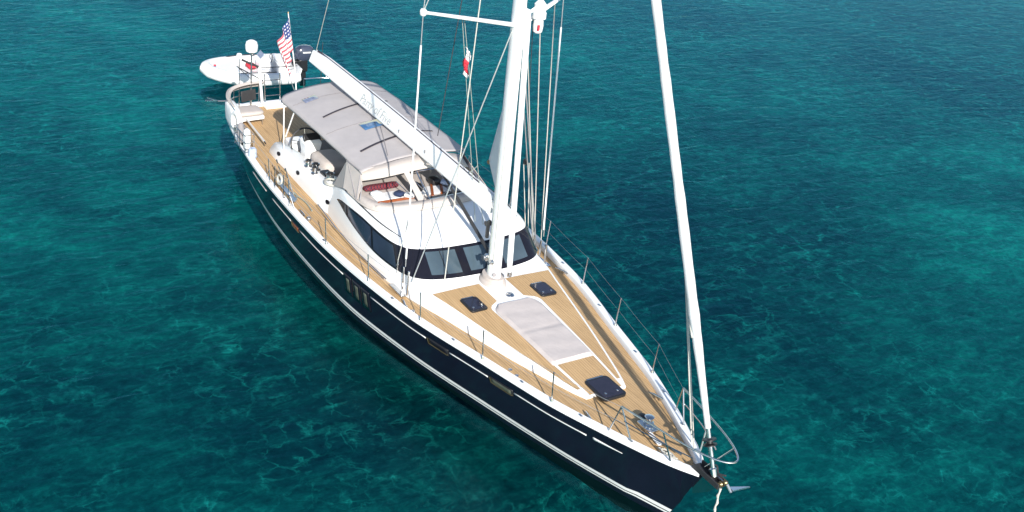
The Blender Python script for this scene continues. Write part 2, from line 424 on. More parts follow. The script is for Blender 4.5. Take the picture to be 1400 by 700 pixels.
for side in (-1, 1):
    for (xa, xb) in ((9.93, 10.22), (10.33, 10.62), (10.72, 11.0)):
        fr = hull_panel(xa - .03, xb + .03, .68, 1.24, .008, side).build('hull_window', 'glass', yacht, solid=.01)
        hull_panel(xa + .09, xb - .08, .77, 1.13, .018, side).build('blind', 'olive', fr, solid=.006)
    for (xa, xb, mt) in ((6.82, 7.32, 'mahog'), (13.25, 13.92, 'black'), (15.15, 15.82, 'olive')):
        z = sz(xa) - .33
        fr = hull_panel(xa, xb, z - .085, z + .085, .006, side).build('hull_port', 'black', yacht, solid=.012)
        hull_panel(xa + .05, xb - .05, z - .05, z + .05, .018, side).build('port_glass', mt if mt != 'black' else 'glass', fr, solid=.006)
        mb = MB(); q = []
        for (x, zz) in ((xa + .02, z + .06), (xa + .05, z - .065), (xb - .05, z - .075), (xb - .02, z - .05)): q.append((x, side * (hy(x, zz) + .02), zz))
        mb.tube(q, .010, 6).build('port_frame', 'gold', fr)
# deck (teak) with margin, and white capping/bulwark
def inset(x, d): return max(.01, hd(x) - d)
xs = frange(-.52, 19.75, 90)
mb = MB(); rows = []
for x in xs:
    yy = inset(x, .15); z = sz(x) - .085
    rows.append([(x, -yy, z), (x, -yy * .5, z + .02), (x, 0, z + .03), (x, yy * .5, z + .02), (x, yy, z)])
mb.grid(rows); deck = mb.build('deck', 'teak', yacht)
def dz(x, y=0):
    yy = inset(x, .15); q = min(1, abs(y) / yy); return sz(x) - .085 + .03 * (1 - q)
for side in (-1, 1):
    mb = MB(); rows = []
    for x in frange(-.6, 19.98, 110):
        o = hd(x); i_ = max(.0, o - .17)
        z = sz(x)
        rows.append([(x, side * (o + .012), z - .03), (x, side * (o + .012), z + .035), (x, side * (o - .015), z + .05), (x, side * (i_ + .012), z + .05), (x, side * i_, z + .035), (x, side * i_, z - .10)])
    mb.grid(rows); mb.build('bulwark_capping', 'gel', yacht, auto=50)
mb = MB(); rows = []
for yy in frange(-1.78, 1.78, 16):
    rows.append([(-.62, yy, 1.47), (-.62, yy, 1.55), (-.45, yy, 1.55), (-.45, yy, 1.40)])
mb.grid(rows); mb.build('transom_capping', 'gel', yacht, auto=50)
# scuppers/holes on the capping
for x in (1.8, 6.1, 8.7, 11.9, 14.0, 16.0, 17.5, 18.6):
    for side in (-1, 1):
        mb = MB(); mb.box((x, side * (hd(x) - .09), sz(x) + .058), (.10, .05, .02)); mb.build('fairlead', 'steel', yacht, bevel=.008)
# ------------------------------------------------------------------ coachroof (fore trunk)
CX = [11.2, 12.0, 13.0, 14.0, 15.0, 16.0, 16.6, 16.95]
CYi = [1.80, 1.70, 1.47, 1.25, 1.02, .77, .61, .48]
CZ = [1.72, 1.71, 1.69, 1.655, 1.62, 1.575, 1.545, 1.53]
def cyi(x): return smooth_interp(x, CX, CYi)
def ctz(x): return smooth_interp(x, CX, CZ)
def cyo(x): return cyi(x) + interp(x, [11.2, 12.2, 13, 15, 16.95], [.20, .15, .12, .10, .02])
mb = MB(); rows = []
for x in frange(11.2, 16.95, 40):
    a, b_, z = cyo(x), cyi(x), ctz(x); z0 = dz(x, a) - .05; zc = z + .02
    rows.append([(x, -a, z0), (x, -a, z0 + .06), (x, -b_ - .03, z - .015), (x, -b_, z), (x, -b_ * .5, zc), (x, 0, zc + .005), (x, b_ * .5, zc), (x, b_, z), (x, b_ + .03, z - .015), (x, a, z0 + .06), (x, a, z0)])
ii = mb.grid(rows); mb.face(ii[-1][::-1]); mb.build('coachroof', 'gel', yacht, auto=60)
def cr_top(x, y):
    b_ = max(cyi(x), .05); q = min(1, abs(y) / b_); return ctz(x) + (.02 * min(1, (1 - q) * 2)) 
def teak_piece(polyfn, x0, x1, n, zoff=.005):
    mb = MB(); rows = []
    for x in frange(x0, x1, n):
        ya, yb = polyfn(x); rows.append([(x, y, cr_top(x, y) + zoff) for y in frange(ya, yb, 6)])
    mb.grid(rows); return mb
CUX0, CUX1 = 13.32, 15.80
def cu(x): return interp(x, [13.3, 15.8], [.61, .535])
def padout(x):          # outer edge of the white moulding round the sunpad and mast
    if x < 13.22: return .36
    if x < 13.5: return .36 + (.66 - .36) * math.sqrt(max(0, 1 - ((13.5 - x) / .28) ** 2)) 
    return interp(x, [13.5, 15.72, 16.85], [.66, .545, .46])
for side in (-1, 1):
    o = teak_piece(lambda x: (side * (padout(x)), side * max(padout(x) + .01, cyi(x) - .03)), 12.36, 16.68, 70).build('teak_panel', 'teak', yacht)
    mb = MB(); rows = []
teak_piece(lambda x: (-(interp(x, [15.8, 16.9], [.47, .41])), interp(x, [15.8, 16.9], [.47, .41])), 15.815, 16.93, 20, .006).build('teak_panel', 'teak', yacht)
# sunpad: a loose cushion
pad = MB(); NU, NV = 40, 16; top = []
def padp(a, bq, z): return (a, bq, z)
rows = []
for i in range(NU + 1):
    x = CUX0 + (CUX1 - CUX0) * i / NU; hwid = cu(x)
    e = x - CUX0
    if e < .35: hwid *= (1 - (1 - e / .35) ** 2) ** .5 * .55 + .45 if e > 0 else .45
    row = []
    for j in range(NV + 1):
        q = -1 + 2 * j / NV; y = q * hwid - .035
        ex = min(1, min(e, CUX1 - x) / .06) ; ey = min(1, (1 - abs(q)) * hwid / .06)
        h = .055 * (max(0, min(ex, ey)) ** .4) - .018 * math.exp(-((x - 14.55) / .05) ** 2) + .006 * math.sin(9 * x + 4 * y) * math.sin(7 * y - 3 * x)
        row.append((x, y, cr_top(x, y) + .01 + max(h, 0)))
    rows.append(row)
pad.grid(rows)
rb = [[(p[0], p[1], cr_top(p[0], p[1]) + .008) for p in row] for row in rows]
edge = [rows[0], rb[0]]; pad.grid(edge); pad.grid([rows[-1], rb[-1]]); pad.grid([[r[0] for r in rows], [r[0] for r in rb]]); pad.grid([[r[-1] for r in rows], [r[-1] for r in rb]])
tag(pad.build('sunpad', 'cushion'), 'long oatmeal sunbathing cushion with rounded end forward of the mast', 'cushion')
# deck hatches
def hatch(x, y, lx, ly, z, rot=0, corner=.07, axn='smoked deck hatch'):
    def rr(lx, ly, c, n=5):
        P = []
        for (sx, sy, a0) in ((1, 1, 0), (-1, 1, 90), (-1, -1, 180), (1, -1, 270)):
            for k in range(n):
                an = R(a0 + 90 * k / (n - 1)); P.append((x + sx * (lx / 2 - c) + c * math.cos(an), y + sy * (ly / 2 - c) + c * math.sin(an)))
        return P
    mb = MB().prism(rr(lx, ly, corner), z - .03, z + .035); h = mb.build('deck_hatch', 'black', yacht, bevel=.008)
    MB().prism(rr(lx - .10, ly - .10, corner * .8), z + .02, z + .043).build('hatch_glass', 'hatchglass', h, bevel=.004)
    for s in (-1, 1):
        q = MB(); q.box((x + lx * .28, y + s * ly * .25, z + .05), (.05, .04, .02)); q.build('hatch_handle', 'steel', h, bevel=.006)
    q = MB(); q.box((x - lx / 2 - .005, y, z + .02), (.04, ly * .7, .03)); q.build('hatch_hinge', 'steel', h, bevel=.006)
hatch(13.12, -.94, .58, .44, 1.70); hatch(13.12, .94, .58, .44, 1.70); hatch(16.90, 0, .74, .60, 1.565, corner=.09)

# ------------------------------------------------------------------ pilothouse
LV = [  # (z, side/front outline of one half: (x, y))
 (1.36, [(6.9,1.80),(8.5,1.95),(10.0,2.03),(11.0,1.99),(11.70,1.85),(12.12,1.50),(12.30,.8),(12.34,0)]),
 (1.80, [(6.9,1.74),(8.5,1.94),(9.9,2.00),(10.9,1.95),(11.50,1.80),(11.86,1.45),(12.02,.8),(12.06,0)]),
 (2.30, [(6.9,1.60),(8.3,1.86),(9.6,1.90),(10.5,1.86),(11.02,1.72),(11.28,1.42),(11.42,.8),(11.46,0)]),
 (2.37, [(6.9,1.56),(8.3,1.81),(9.55,1.85),(10.4,1.81),(10.92,1.67),(11.18,1.38),(11.32,.78),(11.36,0)]),
 (2.44, [(6.9,1.46),(8.2,1.68),(9.4,1.71),(10.2,1.66),(10.65,1.52),(10.9,1.25),(11.02,.7),(11.06,0)]),
 (2.50, [(6.9,1.20),(8.1,1.30),(9.1,1.32),(9.8,1.28),(10.1,1.15),(10.3,.95),(10.4,.5),(10.43,0)]),
 (2.54, [(6.9,.7),(7.9,.72),(8.7,.73),(9.2,.70),(9.45,.63),(9.55,.5),(9.6,.28),(9.62,0)]),
 (2.55, [(6.9,.02),(7.7,.02),(8.2,.02),(8.4,.02),(8.5,.02),(8.55,.02),(8.57,.01),(8.58,0)])]
HALF = []
for z, P in LV:
    h = curve_pts([(a, -b_, 0) for a, b_ in P], 8)
    HALF.append((z, [(p.x, p.y) for p in h]))
NH = len(HALF[0][1])
FULL = [(z, h + [(x, -y) for x, y in h[-2::-1]]) for z, h in HALF]
NF = len(FULL[0][1])
def zdrop(x, z): return z - (z - 1.36) * .34 * max(0, (8.0 - x) / 1.1) ** 1.4
def phs(u, z):          # surface point; u in 0..1 round the outline (0 = starboard aft), z height between levels 0..2
    for k in range(len(FULL) - 1):
        if z <= FULL[k + 1][0] or k == len(FULL) - 2: break
    z0, A = FULL[k]; z1, B = FULL[k + 1]; t = (z - z0) / (z1 - z0)
    s = u * (NF - 1); i = min(int(s), NF - 2); fr = s - i
    a = Vector(A[i]).lerp(Vector(A[i + 1]), fr); b_ = Vector(B[i]).lerp(Vector(B[i + 1]), fr)
    p = a.lerp(b_, t); return Vector((p.x, p.y, zdrop(p.x, z)))
def phn(u, z):
    a = phs(min(1, u + .004), z) - phs(max(0, u - .004), z); b_ = phs(u, z + .02) - phs(u, z - .02)
    n = a.cross(b_).normalized()
    c = Vector((9.5, 0, z)); 
    if n.dot(phs(u, z) - c) < 0: n = -n
    return n
mb = MB(); ids = mb.grid([[(x, y, zdrop(x, z)) for x, y in o] for z, o in FULL])
mb.face([r[0] for r in ids] + [r[-1] for r in ids[::-1]])
house = mb.build('pilothouse', 'gel', yacht, auto=32)
def u_at(x, z):          # starboard u where the outline reaches x at height z
    best = min(frange(0, .5, 800), key=lambda u: abs(phs(u, z).x - x)); return best
def band(u0, u1, fz0, fz1, off, n=40, nzz=5):
    mb = MB(); g = []
    for k in range(nzz):
        row = []
        for u in frange(u0, u1, n):
            z = fz0(u) + (fz1(u) - fz0(u)) * k / (nzz - 1)
            row.append(tuple(phs(u, z) + phn(u, z) * off))
        g.append(row)
    mb.grid(g); return mb
uT = u_at(7.62, 2.05)
def wtop(u):
    if u > .5: u = 1 - u
    q = max(0, (u - uT) / (u_at_c - uT))
    if q >= 1: return 2.30
    return 2.07 + .23 * math.sin(min(1, q) * math.pi / 2) ** .8
u_at_c = u_at(9.6, 2.1); u_at_d = u_at(10.4, 1.8)
def wbot(u):
    if u > .5: u = 1 - u
    q = max(0, (u - uT) / (u_at_d - uT))
    if q >= 1: return 1.80
    return 2.05 - .25 * math.sin(min(1, q) * math.pi / 2) ** 1.0
win = band(uT, 1 - uT, wbot, wtop, .010, n=160).build('window_band', 'glass', house, auto=60)
def pane(ua, ub, z0, z1, mat, lean=0, name='window_pane'):
    mb = MB(); g = []
    for k in range(6):
        t = k / 5; row = []
        for j in range(12):
            u = ua + (ub - ua) * j / 11 + lean * (1 - t) * (1 - 2 * j / 11)
            za = z0(u) if callable(z0) else z0; zb = z1(u) if callable(z1) else z1
            z = za + (zb - za) * t; row.append(tuple(phs(u, z) + phn(u, z) * .018))
        g.append(row)
    mb.grid(g); return mb.build(name, mat, house, auto=60)
def uy(y, z=2.05):       # u on the front at lateral position y
    best = min(frange(.25, .75, 1500), key=lambda u: abs(phs(u, z).y - y)); return best
for (ya, yb) in ((-1.32, -.58), (-.36, .38), (.60, 1.30)):
    pane(uy(ya), uy(yb), 1.87, 2.25, 'pane')
for s in (0, 1):
    f = (lambda u: u) if s == 0 else (lambda u: 1 - u)
    pane(f(u_at(8.55, 2.1)), f(u_at(9.9, 2.1)), lambda u: wbot(u) + .05, lambda u: wtop(u) - .04, 'sidepane')
    pane(f(u_at(10.0, 2.1)), f(u_at(10.95, 2.1)), lambda u: wbot(u) + .05, lambda u: wtop(u) - .05, 'sidepane')
    pane(f(u_at(7.86, 2.1)), f(u_at(8.42, 2.1)), lambda u: wbot(u) + .03, lambda u: wtop(u) - .02, 'slate', name='louvre_panel')
    for k in range(4):          # louvres in the aft tip of the band
        u = u_at(7.95 + .11 * k, 2.1); u2 = u_at(8.0 + .11 * k, 2.1)
        a = f(u); b2 = f(u2); lo = wbot(u) + .05; hi = wtop(u) - .03
        mb = MB(); mb.slab([tuple(phs(a, lo) + phn(a, lo) * .03), tuple(phs(b2, lo) + phn(b2, lo) * .03), tuple(phs(b2, hi) + phn(b2, hi) * .03), tuple(phs(a, hi) + phn(a, hi) * .03)], .012)
        mb.build('louvre', 'black', house)
# wiper lines on the front panes, grab rails on the roof edge
mb = MB(); q = [phs(u, z) + phn(u, z) * .03 for u, z in ((uy(-.95), 1.86), (uy(-.97), 2.26))]; mb.tube(q, .008, 6); mb.build('wiper', 'black', house)
mb = MB(); q = [phs(u, z) + phn(u, z) * .035 for u, z in ((uy(.02), 1.86), (uy(.16), 2.0), (uy(.25), 2.2), (uy(.42), 2.28))]; mb.tube(curve_pts(q, 4), .012, 6); mb.build('wiper', 'black', house)
for side in (-1, 1):
    mb = MB(); pts = [(8.0, side * 1.76, 2.43), (9.0, side * 1.79, 2.44), (10.0, side * 1.76, 2.43), (10.75, side * 1.62, 2.40)]
    mb.tube(curve_pts(pts, 4), .014, 6); mb.build('grab_rail', 'rubber', house)
    mb = MB(); mb.tube([(p[0], p[1] + side * .02, p[2]) for p in ((7.0, side * 2.02, 1.62), (8.4, side * 2.13, 1.60), (9.8, side * 2.17, 1.58), (11.1, side * 2.10, 1.56))], .016, 6)
    mb.build('side_handrail', 'steel', yacht)
# mast collar
mb = MB(); ring = [[(12.38 + r * 1.35 * math.cos(a), r * math.sin(a), z) for a in frange(0, 2 * math.pi, 25)[:-1]] for r, z in ((.30, 1.70), (.28, 1.80), (.245, 1.83), (.235, 1.92))]
i2 = mb.grid(ring, True); mb.face(i2[-1]); mb.build('mast_collar', 'beige', yacht)
mb = MB(); mb.lathe((13.08, .05, 1.715), [(.10, 0), (.10, .02), (.07, .05), (.02, .06)], 14); mb.build('roof_vent', 'steel', yacht)

# ------------------------------------------------------------------ cockpit
def rbox(c, s, mat, name, parent=yacht, bevel=.03, seg=3, rot=None):
    mb = MB(); mb.box(c, s, rot); return mb.build(name, mat, parent, bevel=bevel, seg=seg)
for side in (-1, 1):
    mb = MB(); rows = []
    for x, yo, yi, z in ((2.7, 1.62, 1.45, 1.50), (2.9, 1.74, 1.36, 1.68), (3.6, 1.77, 1.30, 1.78), (5.0, 1.80, 1.18, 1.84), (6.4, 1.84, 1.10, 1.96), (7.0, 1.83, 1.10, 1.98), (7.45, 1.74, 1.10, 1.90)):
        rows.append([(x, side * (yo + .02), 1.38), (x, side * yo, 1.46), (x, side * (yo - .09), z - .09), (x, side * (yo - .13), z - .03), (x, side * (yo - .20), z), (x, side * (yi + .05), z - .01), (x, side * yi, z - .06), (x, side * yi, 1.38)])
    ii = mb.grid(rows); mb.face(ii[0]); mb.face(ii[-1][::-1]); co = mb.build('cockpit_coaming', 'gel', yacht, auto=50)
    for x in (3.55, 5.0, 7.05):      # oval lights in the coaming face
        q = MB(); q.prism([(x + .10 * math.cos(a), .055 * math.sin(a)) for a in frange(0, 6.283, 17)[:-1]], -.01, .012)
        o = q.build('coaming_port', 'glass', co); o.rotation_euler = (R(90), 0, 0); o.rotation_euler = (R(90 - 18) if side < 0 else R(90 + 18), 0, 0); o.location = (0, side * (1.725 + (x - 3.5) * .02), 1.60 + (x - 3.5) * .02)
    # winches, with a clutch block and turning block
    for x, y, rr in ((5.15, 1.52, .10), (5.5, 1.46, .12), (5.75, 1.60, .08), (6.35, 1.42, .13)):
        z = interp(x, [2.9, 3.6, 5, 6.4, 7.4], [1.68, 1.78, 1.84, 1.96, 2.10])
        wch = MB().lathe((x, side * y, z), [(rr * 1.15, 0), (rr * 1.15, .03), (rr * .8, .05), (rr * .7, .12), (rr * .95, .16), (rr * .95, .18), (rr * .6, .19)], 18).build('winch', 'steel', yacht)
        MB().lathe((x, side * y, z + .185), [(rr * .62, 0), (rr * .62, .02), (rr * .2, .03)], 14).build('winch_top', 'black', wch)
    mb = MB(); mb.box((5.95, side * 1.34, 1.95), (.34, .24, .09)); mb.build('rope_clutch', 'black', yacht, bevel=.02)
    # helm pedestal, wheel and compass
    px, py = 4.05, side * 1.00
    ped = MB(); ped.grid([[(px + dx * s_, py + dy * s_, z) for dx, dy in ((-.16, -.22), (.22, -.22), (.22, .22), (-.16, .22))] for z, s_ in ((1.2, 1), (1.8, .95), (2.12, 1.15), (2.2, .9))], True)
    ped.face([12, 13, 14, 15]); pd = ped.build('helm_pedestal', 'gel', yacht, bevel=.02)
    MB().lathe((px + .05, py, 2.2), [(.11, 0), (.11, .05), (.08, .10), (.02, .12)], 16).build('compass', 'black', pd)
    MB().box((px + .10, py + side * 0, 2.26), (.08, .5, .22), Matrix.Rotation(R(-30), 3, 'Y')).build('instrument_panel', 'black', pd, bevel=.02)
    wx, wz, wr = 3.72, 1.90, .43; tilt = R(14)
    wl = MB(); ring = []
    for a in frange(0, 2 * math.pi, 37)[:-1]:
        ring.append((wx - wr * math.sin(a) * math.sin(tilt), py + wr * math.cos(a), wz + wr * math.sin(a) * math.cos(tilt)))
    wl.tube(ring, .024, 8, closed=True); wh = wl.build('steering_wheel', 'rubber', yacht)
    for k in range(5):
        a = 2 * math.pi * k / 5 + .3
        MB().tube([(wx, py, wz), (wx - wr * math.sin(a) * math.sin(tilt), py + wr * math.cos(a), wz + wr * math.sin(a) * math.cos(tilt))], .011, 6).build('spoke', 'steel', wh)
    MB().tube([(wx - .02, py, wz), (px - .1, py, wz - .02)], .05, 10).build('wheel_hub', 'steel', wh)
    rbox((2.95, side * .85, 1.56), (.36, .75, .34), 'gel', 'helm_seat')
    rbox((5.7, side * .86, 1.50), (2.6, .52, .24), 'gel', 'cockpit_seat')
# cockpit sole (sunken, in a darker teak) and bridge
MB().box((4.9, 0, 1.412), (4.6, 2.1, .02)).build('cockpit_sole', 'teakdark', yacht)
tb = MB().box((5.7, 0, 1.98), (1.3, .16, .05)).build('cockpit_table', 'teak', yacht, bevel=.01)
MB().box((5.7, 0, 1.70), (.9, .12, .52)).build('table_base', 'gel', tb, bevel=.02)
for s in (-1, 1): MB().slab([(5.05, s * .085, 1.98), (6.35, s * .085, 1.98), (6.35, s * .11, 1.62), (5.05, s * .11, 1.62)], .02).build('table_leaf', 'teak', tb)
MB().box((7.35, 0, 2.0), (.06, .7, .95)).build('companionway_door', 'glass', yacht, bevel=.01)
# loose cockpit cushions
def puff(c, s, mat, name, label, cat, rot=None, group=None, puffy=.5):
    bm = bmesh.new(); bmesh.ops.create_cube(bm, size=1); bmesh.ops.subdivide_edges(bm, edges=bm.edges, cuts=5, use_grid_fill=True)
    for v in bm.verts:
        p = v.co * 2; 
        l = (abs(p.x) ** 6 + abs(p.y) ** 6 + abs(p.z) ** 2.6) ** (1 / 6.) if True else 1
        k = 1 / max(l, 1e-6) if l > 1 else 1
        v.co = Vector((p.x * k * s[0] / 2, p.y * k * s[1] / 2, p.z * k * s[2] / 2 * (1 - .25 * puffy * (p.x ** 4 + p.y ** 4) / 2)))
        v.co += Vector((random.uniform(-1, 1), random.uniform(-1, 1), random.uniform(-1, 1))) * min(s) * .03
    me = bpy.data.meshes.new(name); 
    for f in bm.faces: f.smooth = True
    bm.to_mesh(me); bm.free(); me.materials.append(M[mat]); o = bpy.data.objects.new(name, me); col.objects.link(o)
    o.location = c
    if rot: o.rotation_euler = rot
    if label: tag(o, label, cat, group)
    return o
puff((4.95, -.78, 1.78), (1.15, .80, .42), 'beige', 'seat_cushion', 'cream seat cushion in the sunlit cockpit, just forward of the starboard wheel', 'cushion')
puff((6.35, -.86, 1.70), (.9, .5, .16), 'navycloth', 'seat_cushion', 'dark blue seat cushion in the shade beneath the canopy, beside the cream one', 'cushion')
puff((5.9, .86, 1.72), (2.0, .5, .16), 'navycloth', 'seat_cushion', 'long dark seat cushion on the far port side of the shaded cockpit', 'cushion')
puff((6.0, -.62, 1.86), (.34, .34, .14), 'bluecloth', 'throw_pillow', 'small pale grey-blue throw pillow at the edge of the shade in the cockpit', 'pillow', (0, .2, .4))

# ------------------------------------------------------------------ bimini canopy
def bz(x, y):
    xq = (x - 5.8) / 2.9; return 3.42 - .21 * (abs(y) / 1.62) ** 2.3 - .05 * xq * xq
BS = [(3.42, -1.22), (3.50, -1.45), (3.75, -1.62), (4.6, -1.62), (5.6, -1.58), (6.6, -1.56), (7.6, -1.56), (8.45, -1.58)]
def ystb(x): return -interp(x, [3.3, 3.42, 3.55, 3.8, 4.5, 6.6, 8.6], [.9, 1.30, 1.50, 1.62, 1.63, 1.57, 1.60])
def yport(x): return interp(x, [2.72, 2.8, 3.0, 3.4, 5, 7.3, 8.0, 8.55], [.9, 1.15, 1.3, 1.42, 1.55, 1.52, 1.35, 1.2])
mb = MB(); rows = []; NX, NY = 44, 26
for i in range(NX + 1):
    row = []
    for j in range(NY + 1):
        q = j / NY
        y = -1.62 + 3.14 * q
        xa = 3.22 - .42 * q ** 1.0 + (.20 * max(0, (abs(2 * q - 1) - .86) / .14) ** 2)      # aft edge, cut on a slant
        xf = 8.62 - .22 * q - (.18 * max(0, (2 * q - 1 - .6) / .4) ** 2)
        x = xa + (xf - xa) * i / NX
        z = bz(x, y) - .012 * math.sin(math.pi * ((x - 3) / 1.45 % 1)) 
        row.append((x, y, z))
    rows.append(row)
mb.grid(rows)
n0 = len(mb.v)
for rw in (rows[0], [r[0] for r in rows], [r[-1] for r in rows]):      # turned-down hem
    mb.grid([rw, [(p[0], p[1] * 1.004, p[2] - .07) for p in rw]])
bim = mb.build('bimini_canopy', 'canvas', yacht, solid=.006)
def on_bim(pts, name, mat, w=.0, dzz=.012):
    mb = MB(); mb.grid([[(x, y, bz(x, y) + dzz) for x, y in row] for row in pts]); return mb.build(name, mat, bim, solid=.006)
def strap(xa, ya, xb, yb, wd, name='zip_flap', mat='zip'):
    A = [(xa + (xb - xa) * t - wd / 2, ya + (yb - ya) * t) for t in frange(0, 1, 12)]
    B = [(xa + (xb - xa) * t + wd / 2, ya + (yb - ya) * t) for t in frange(0, 1, 12)]
    return on_bim([A, B], name, mat)
strap(5.35, -1.22, 4.90, .10, .07); strap(7.72, -1.25, 7.32, .0, .08)
strap(4.85, .45, 4.82, .95, .05); strap(7.12, .75, 7.1, 1.15, .05)
for x in (4.1, 6.3): strap(x, -1.55, x - .25, 1.4, .012, 'seam', 'seam')
def vwin(cx, cy, lx, ly, mat, sk=.0):
    g = [[(cx + (a - .5) * lx + sk * (bq - .5), cy + (bq - .5) * ly) for bq in frange(0, 1, 5)] for a in frange(0, 1, 4)]
    return on_bim(g, 'canopy_window', mat)
vwin(4.02, -1.02, .30, .42, 'greyvinyl', -.1); vwin(6.42, -.32, .42, .62, 'vinyl', -.15)
for (xa, ya, xb, yb) in ((6.6, -.15, 8.3, -.78), (6.6, .25, 8.4, .0)):
    mb = MB(); mb.tube([(xa + (xb - xa) * t, ya + (yb - ya) * t, bz(xa + (xb - xa) * t, ya + (yb - ya) * t) + .012) for t in frange(0, 1, 10)], .009, 5)
    mb.build('seam', 'seam', bim)
# canopy frame hoops
for (xf, zf, xt) in ((3.75, 1.74, 3.42), (None, 0, 5.1), (None, 0, 6.6), (8.05, 2.5, 8.35)):
    P = [(xt, y, bz(xt, y) - .05) for y in frange(-1.54, 1.42, 9)]; mb = MB()
    if xf: P = [(xf, -1.66, zf)] + P + [(xf, 1.62, zf)]
    mb.tube(P, .016, 8); mb.build('canopy_hoop', 'spar' if xt < 6 else 'steel', yacht)
mb = MB(); mb.tube([(4.3, -1.58, 3.17), (3.88, -1.66, 2.25)], .019, 8); mb.build('canopy_leg', 'spar', yacht)
mb = MB(); mb.tube([(2.95, 1.35, 3.2), (3.3, 1.7, 1.85)], .019, 8); mb.build('canopy_leg', 'spar', yacht)
# port side awning window flap hanging outboard
mb = MB(); mb.slab([(5.2, 1.52, 3.15), (6.3, 1.55, 3.15), (6.3, 1.80, 2.95), (5.35, 1.78, 2.95)], .008); mb.build('side_flap', 'greyvinyl', bim)
mb = MB(); mb.slab([(7.6, 1.50, 3.12), (8.3, 1.28, 3.10), (9.2, 1.62, 2.55), (8.2, 1.8, 2.55)], .008); mb.build('side_flap', 'greyvinyl', bim)

# ------------------------------------------------------------------ sprayhood
def arc_rows(P, Q, n=24):
    return [curve_pts(P, n // (len(P) - 1)), curve_pts(Q, n // (len(Q) - 1))]
TOP = [(8.45, -1.60, 3.16), (8.62, -1.1, 3.30), (8.62, -.3, 3.40), (8.55, .5, 3.38), (8.45, 1.25, 3.18)]
MIDL = [(8.62, -1.65, 2.92), (8.90, -1.15, 3.07), (8.94, -.3, 3.16), (8.88, .5, 3.14), (8.75, 1.33, 2.94)]
mb = MB(); A, B = arc_rows(TOP, MIDL); mb.grid([A, B]); hood = mb.build('sprayhood', 'beige', yacht, solid=.012)
BASE0 = [(8.15, -1.80, 2.50), (9.1, -1.76, 2.50), (9.62, -1.45, 2.53), (9.86, -.75, 2.58), (9.9, 0, 2.60), (9.8, .75, 2.58), (9.5, 1.45, 2.53), (8.6, 1.76, 2.50)]
BASE1 = [(8.05, -1.66, 2.62), (8.95, -1.62, 2.62), (9.42, -1.33, 2.64), (9.64, -.70, 2.68), (9.68, 0, 2.70), (9.6, .70, 2.68), (9.3, 1.33, 2.64), (8.5, 1.62, 2.62)]
mb = MB(); A, B = arc_rows(BASE0, BASE1, 42); mb.grid([A, B]); mb.grid([[Vector(p) - Vector((0, 0, .05)) for p in A], A]); mb.build('hood_rim', 'beige', hood, solid=.012)
mb = MB(); mb.slab([(8.72, -1.66, 2.86), (8.45, -1.60, 3.16), (7.75, -1.62, 3.10), (8.0, -1.82, 2.5), (8.75, -1.78, 2.52)], .012); mb.build('hood_side', 'beige', hood, smooth=False)
mb = MB(); mb.slab([(7.75, -1.62, 3.12), (8.05, -1.81, 2.49), (6.95, -1.60, 2.08)], .012); mb.build('hood_side', 'beige', hood, smooth=False)
mb = MB(); mb.slab([(8.2, 1.45, 3.12), (9.1, 1.70, 2.52), (7.2, 1.80, 2.3)], .012); mb.build('hood_side', 'beige', hood, smooth=False)
mb = MB(); mb.slab([(8.91, -.64, 3.14), (8.92, -.50, 3.15), (9.70, -.40, 2.66), (9.68, -.58, 2.66)], .02); mb.build('centre_post', 'beige', hood, smooth=False)
for (a, b_) in (((8.5, -1.58, 3.14), (8.75, -1.78, 2.5)), ((7.78, -1.6, 3.12), (8.7, -1.78, 2.52)), ((8.72, -1.64, 2.86), (8.9, -1.76, 2.55)), ((7.76, -1.62, 3.12), (8.5, -1.60, 3.15))):
    mb = MB(); mb.tube([(a[0], a[1] - .02, a[2]), (b_[0], b_[1] - .03, b_[2])], .015, 8); mb.build('hood_frame', 'seam', hood)
fr_ = [(8.94, -.30, 3.13), (8.88, .62, 3.10), (9.58, .75, 2.68), (9.70, -.30, 2.70)]
mb = MB(); mb.tube(fr_ , .022, 6, closed=True); mb.build('hood_window_frame', 'steel', hood)
mb = MB(); mb.slab([(9.60, -.28, 2.72), (9.68, -.28, 2.66), (9.58, .74, 2.64), (9.50, .72, 2.70)], .02); mb.build('hood_window_sill', 'rubber', hood, smooth=False)
for y in (-.9, -.45, .35):
    mb = MB(); mb.tube([(9.06, y - .02, 3.0), (9.5, y + .25, 2.72)], .012, 6); mb.build('hood_strut', 'steel', hood)
# shelf under the hood, with things lying on it
mb = MB(); mb.box((8.55, -.15, 2.56), (1.75, 2.9, .04)); mb.build('chart_shelf', 'beige', yacht, bevel=.008)
for (x, y, sx, sy) in ((9.0, -1.05, .40, .85), (9.05, .15, .42, .75)):
    mb = MB(); mb.box((x, y, 2.60), (sx, sy, .035)); mb.build('shelf_tray', 'sand', yacht, bevel=.01)
mb = MB(); mb.box((9.30, -1.0, 2.615), (.05, 1.0, .06)); mb.build('shelf_fiddle', 'mahog', yacht, bevel=.008)
mb = MB(); mb.box((9.1, .10, 2.615), (.7, .07, .07), Matrix.Rotation(R(-25), 3, 'Z')); mb.build('shelf_fiddle', 'mahog', yacht, bevel=.008)
mb = MB(); mb.box((9.0, .42, 2.615), (.7, .07, .07), Matrix.Rotation(R(-25), 3, 'Z')); mb.build('shelf_fiddle', 'mahog', yacht, bevel=.008)
puff((8.55, -1.05, 2.66), (.18, .95, .14), 'plaid', 'rolled_blanket', 'rolled red plaid blanket lying at the back of the shelf under the sprayhood', 'blanket')
puff((8.95, -1.35, 2.67), (.30, .26, .10), 'whitecloth', 'folded_towel', 'folded white towel under the starboard end of the sprayhood, beside the plaid blanket', 'towel', (0, 0, .3))
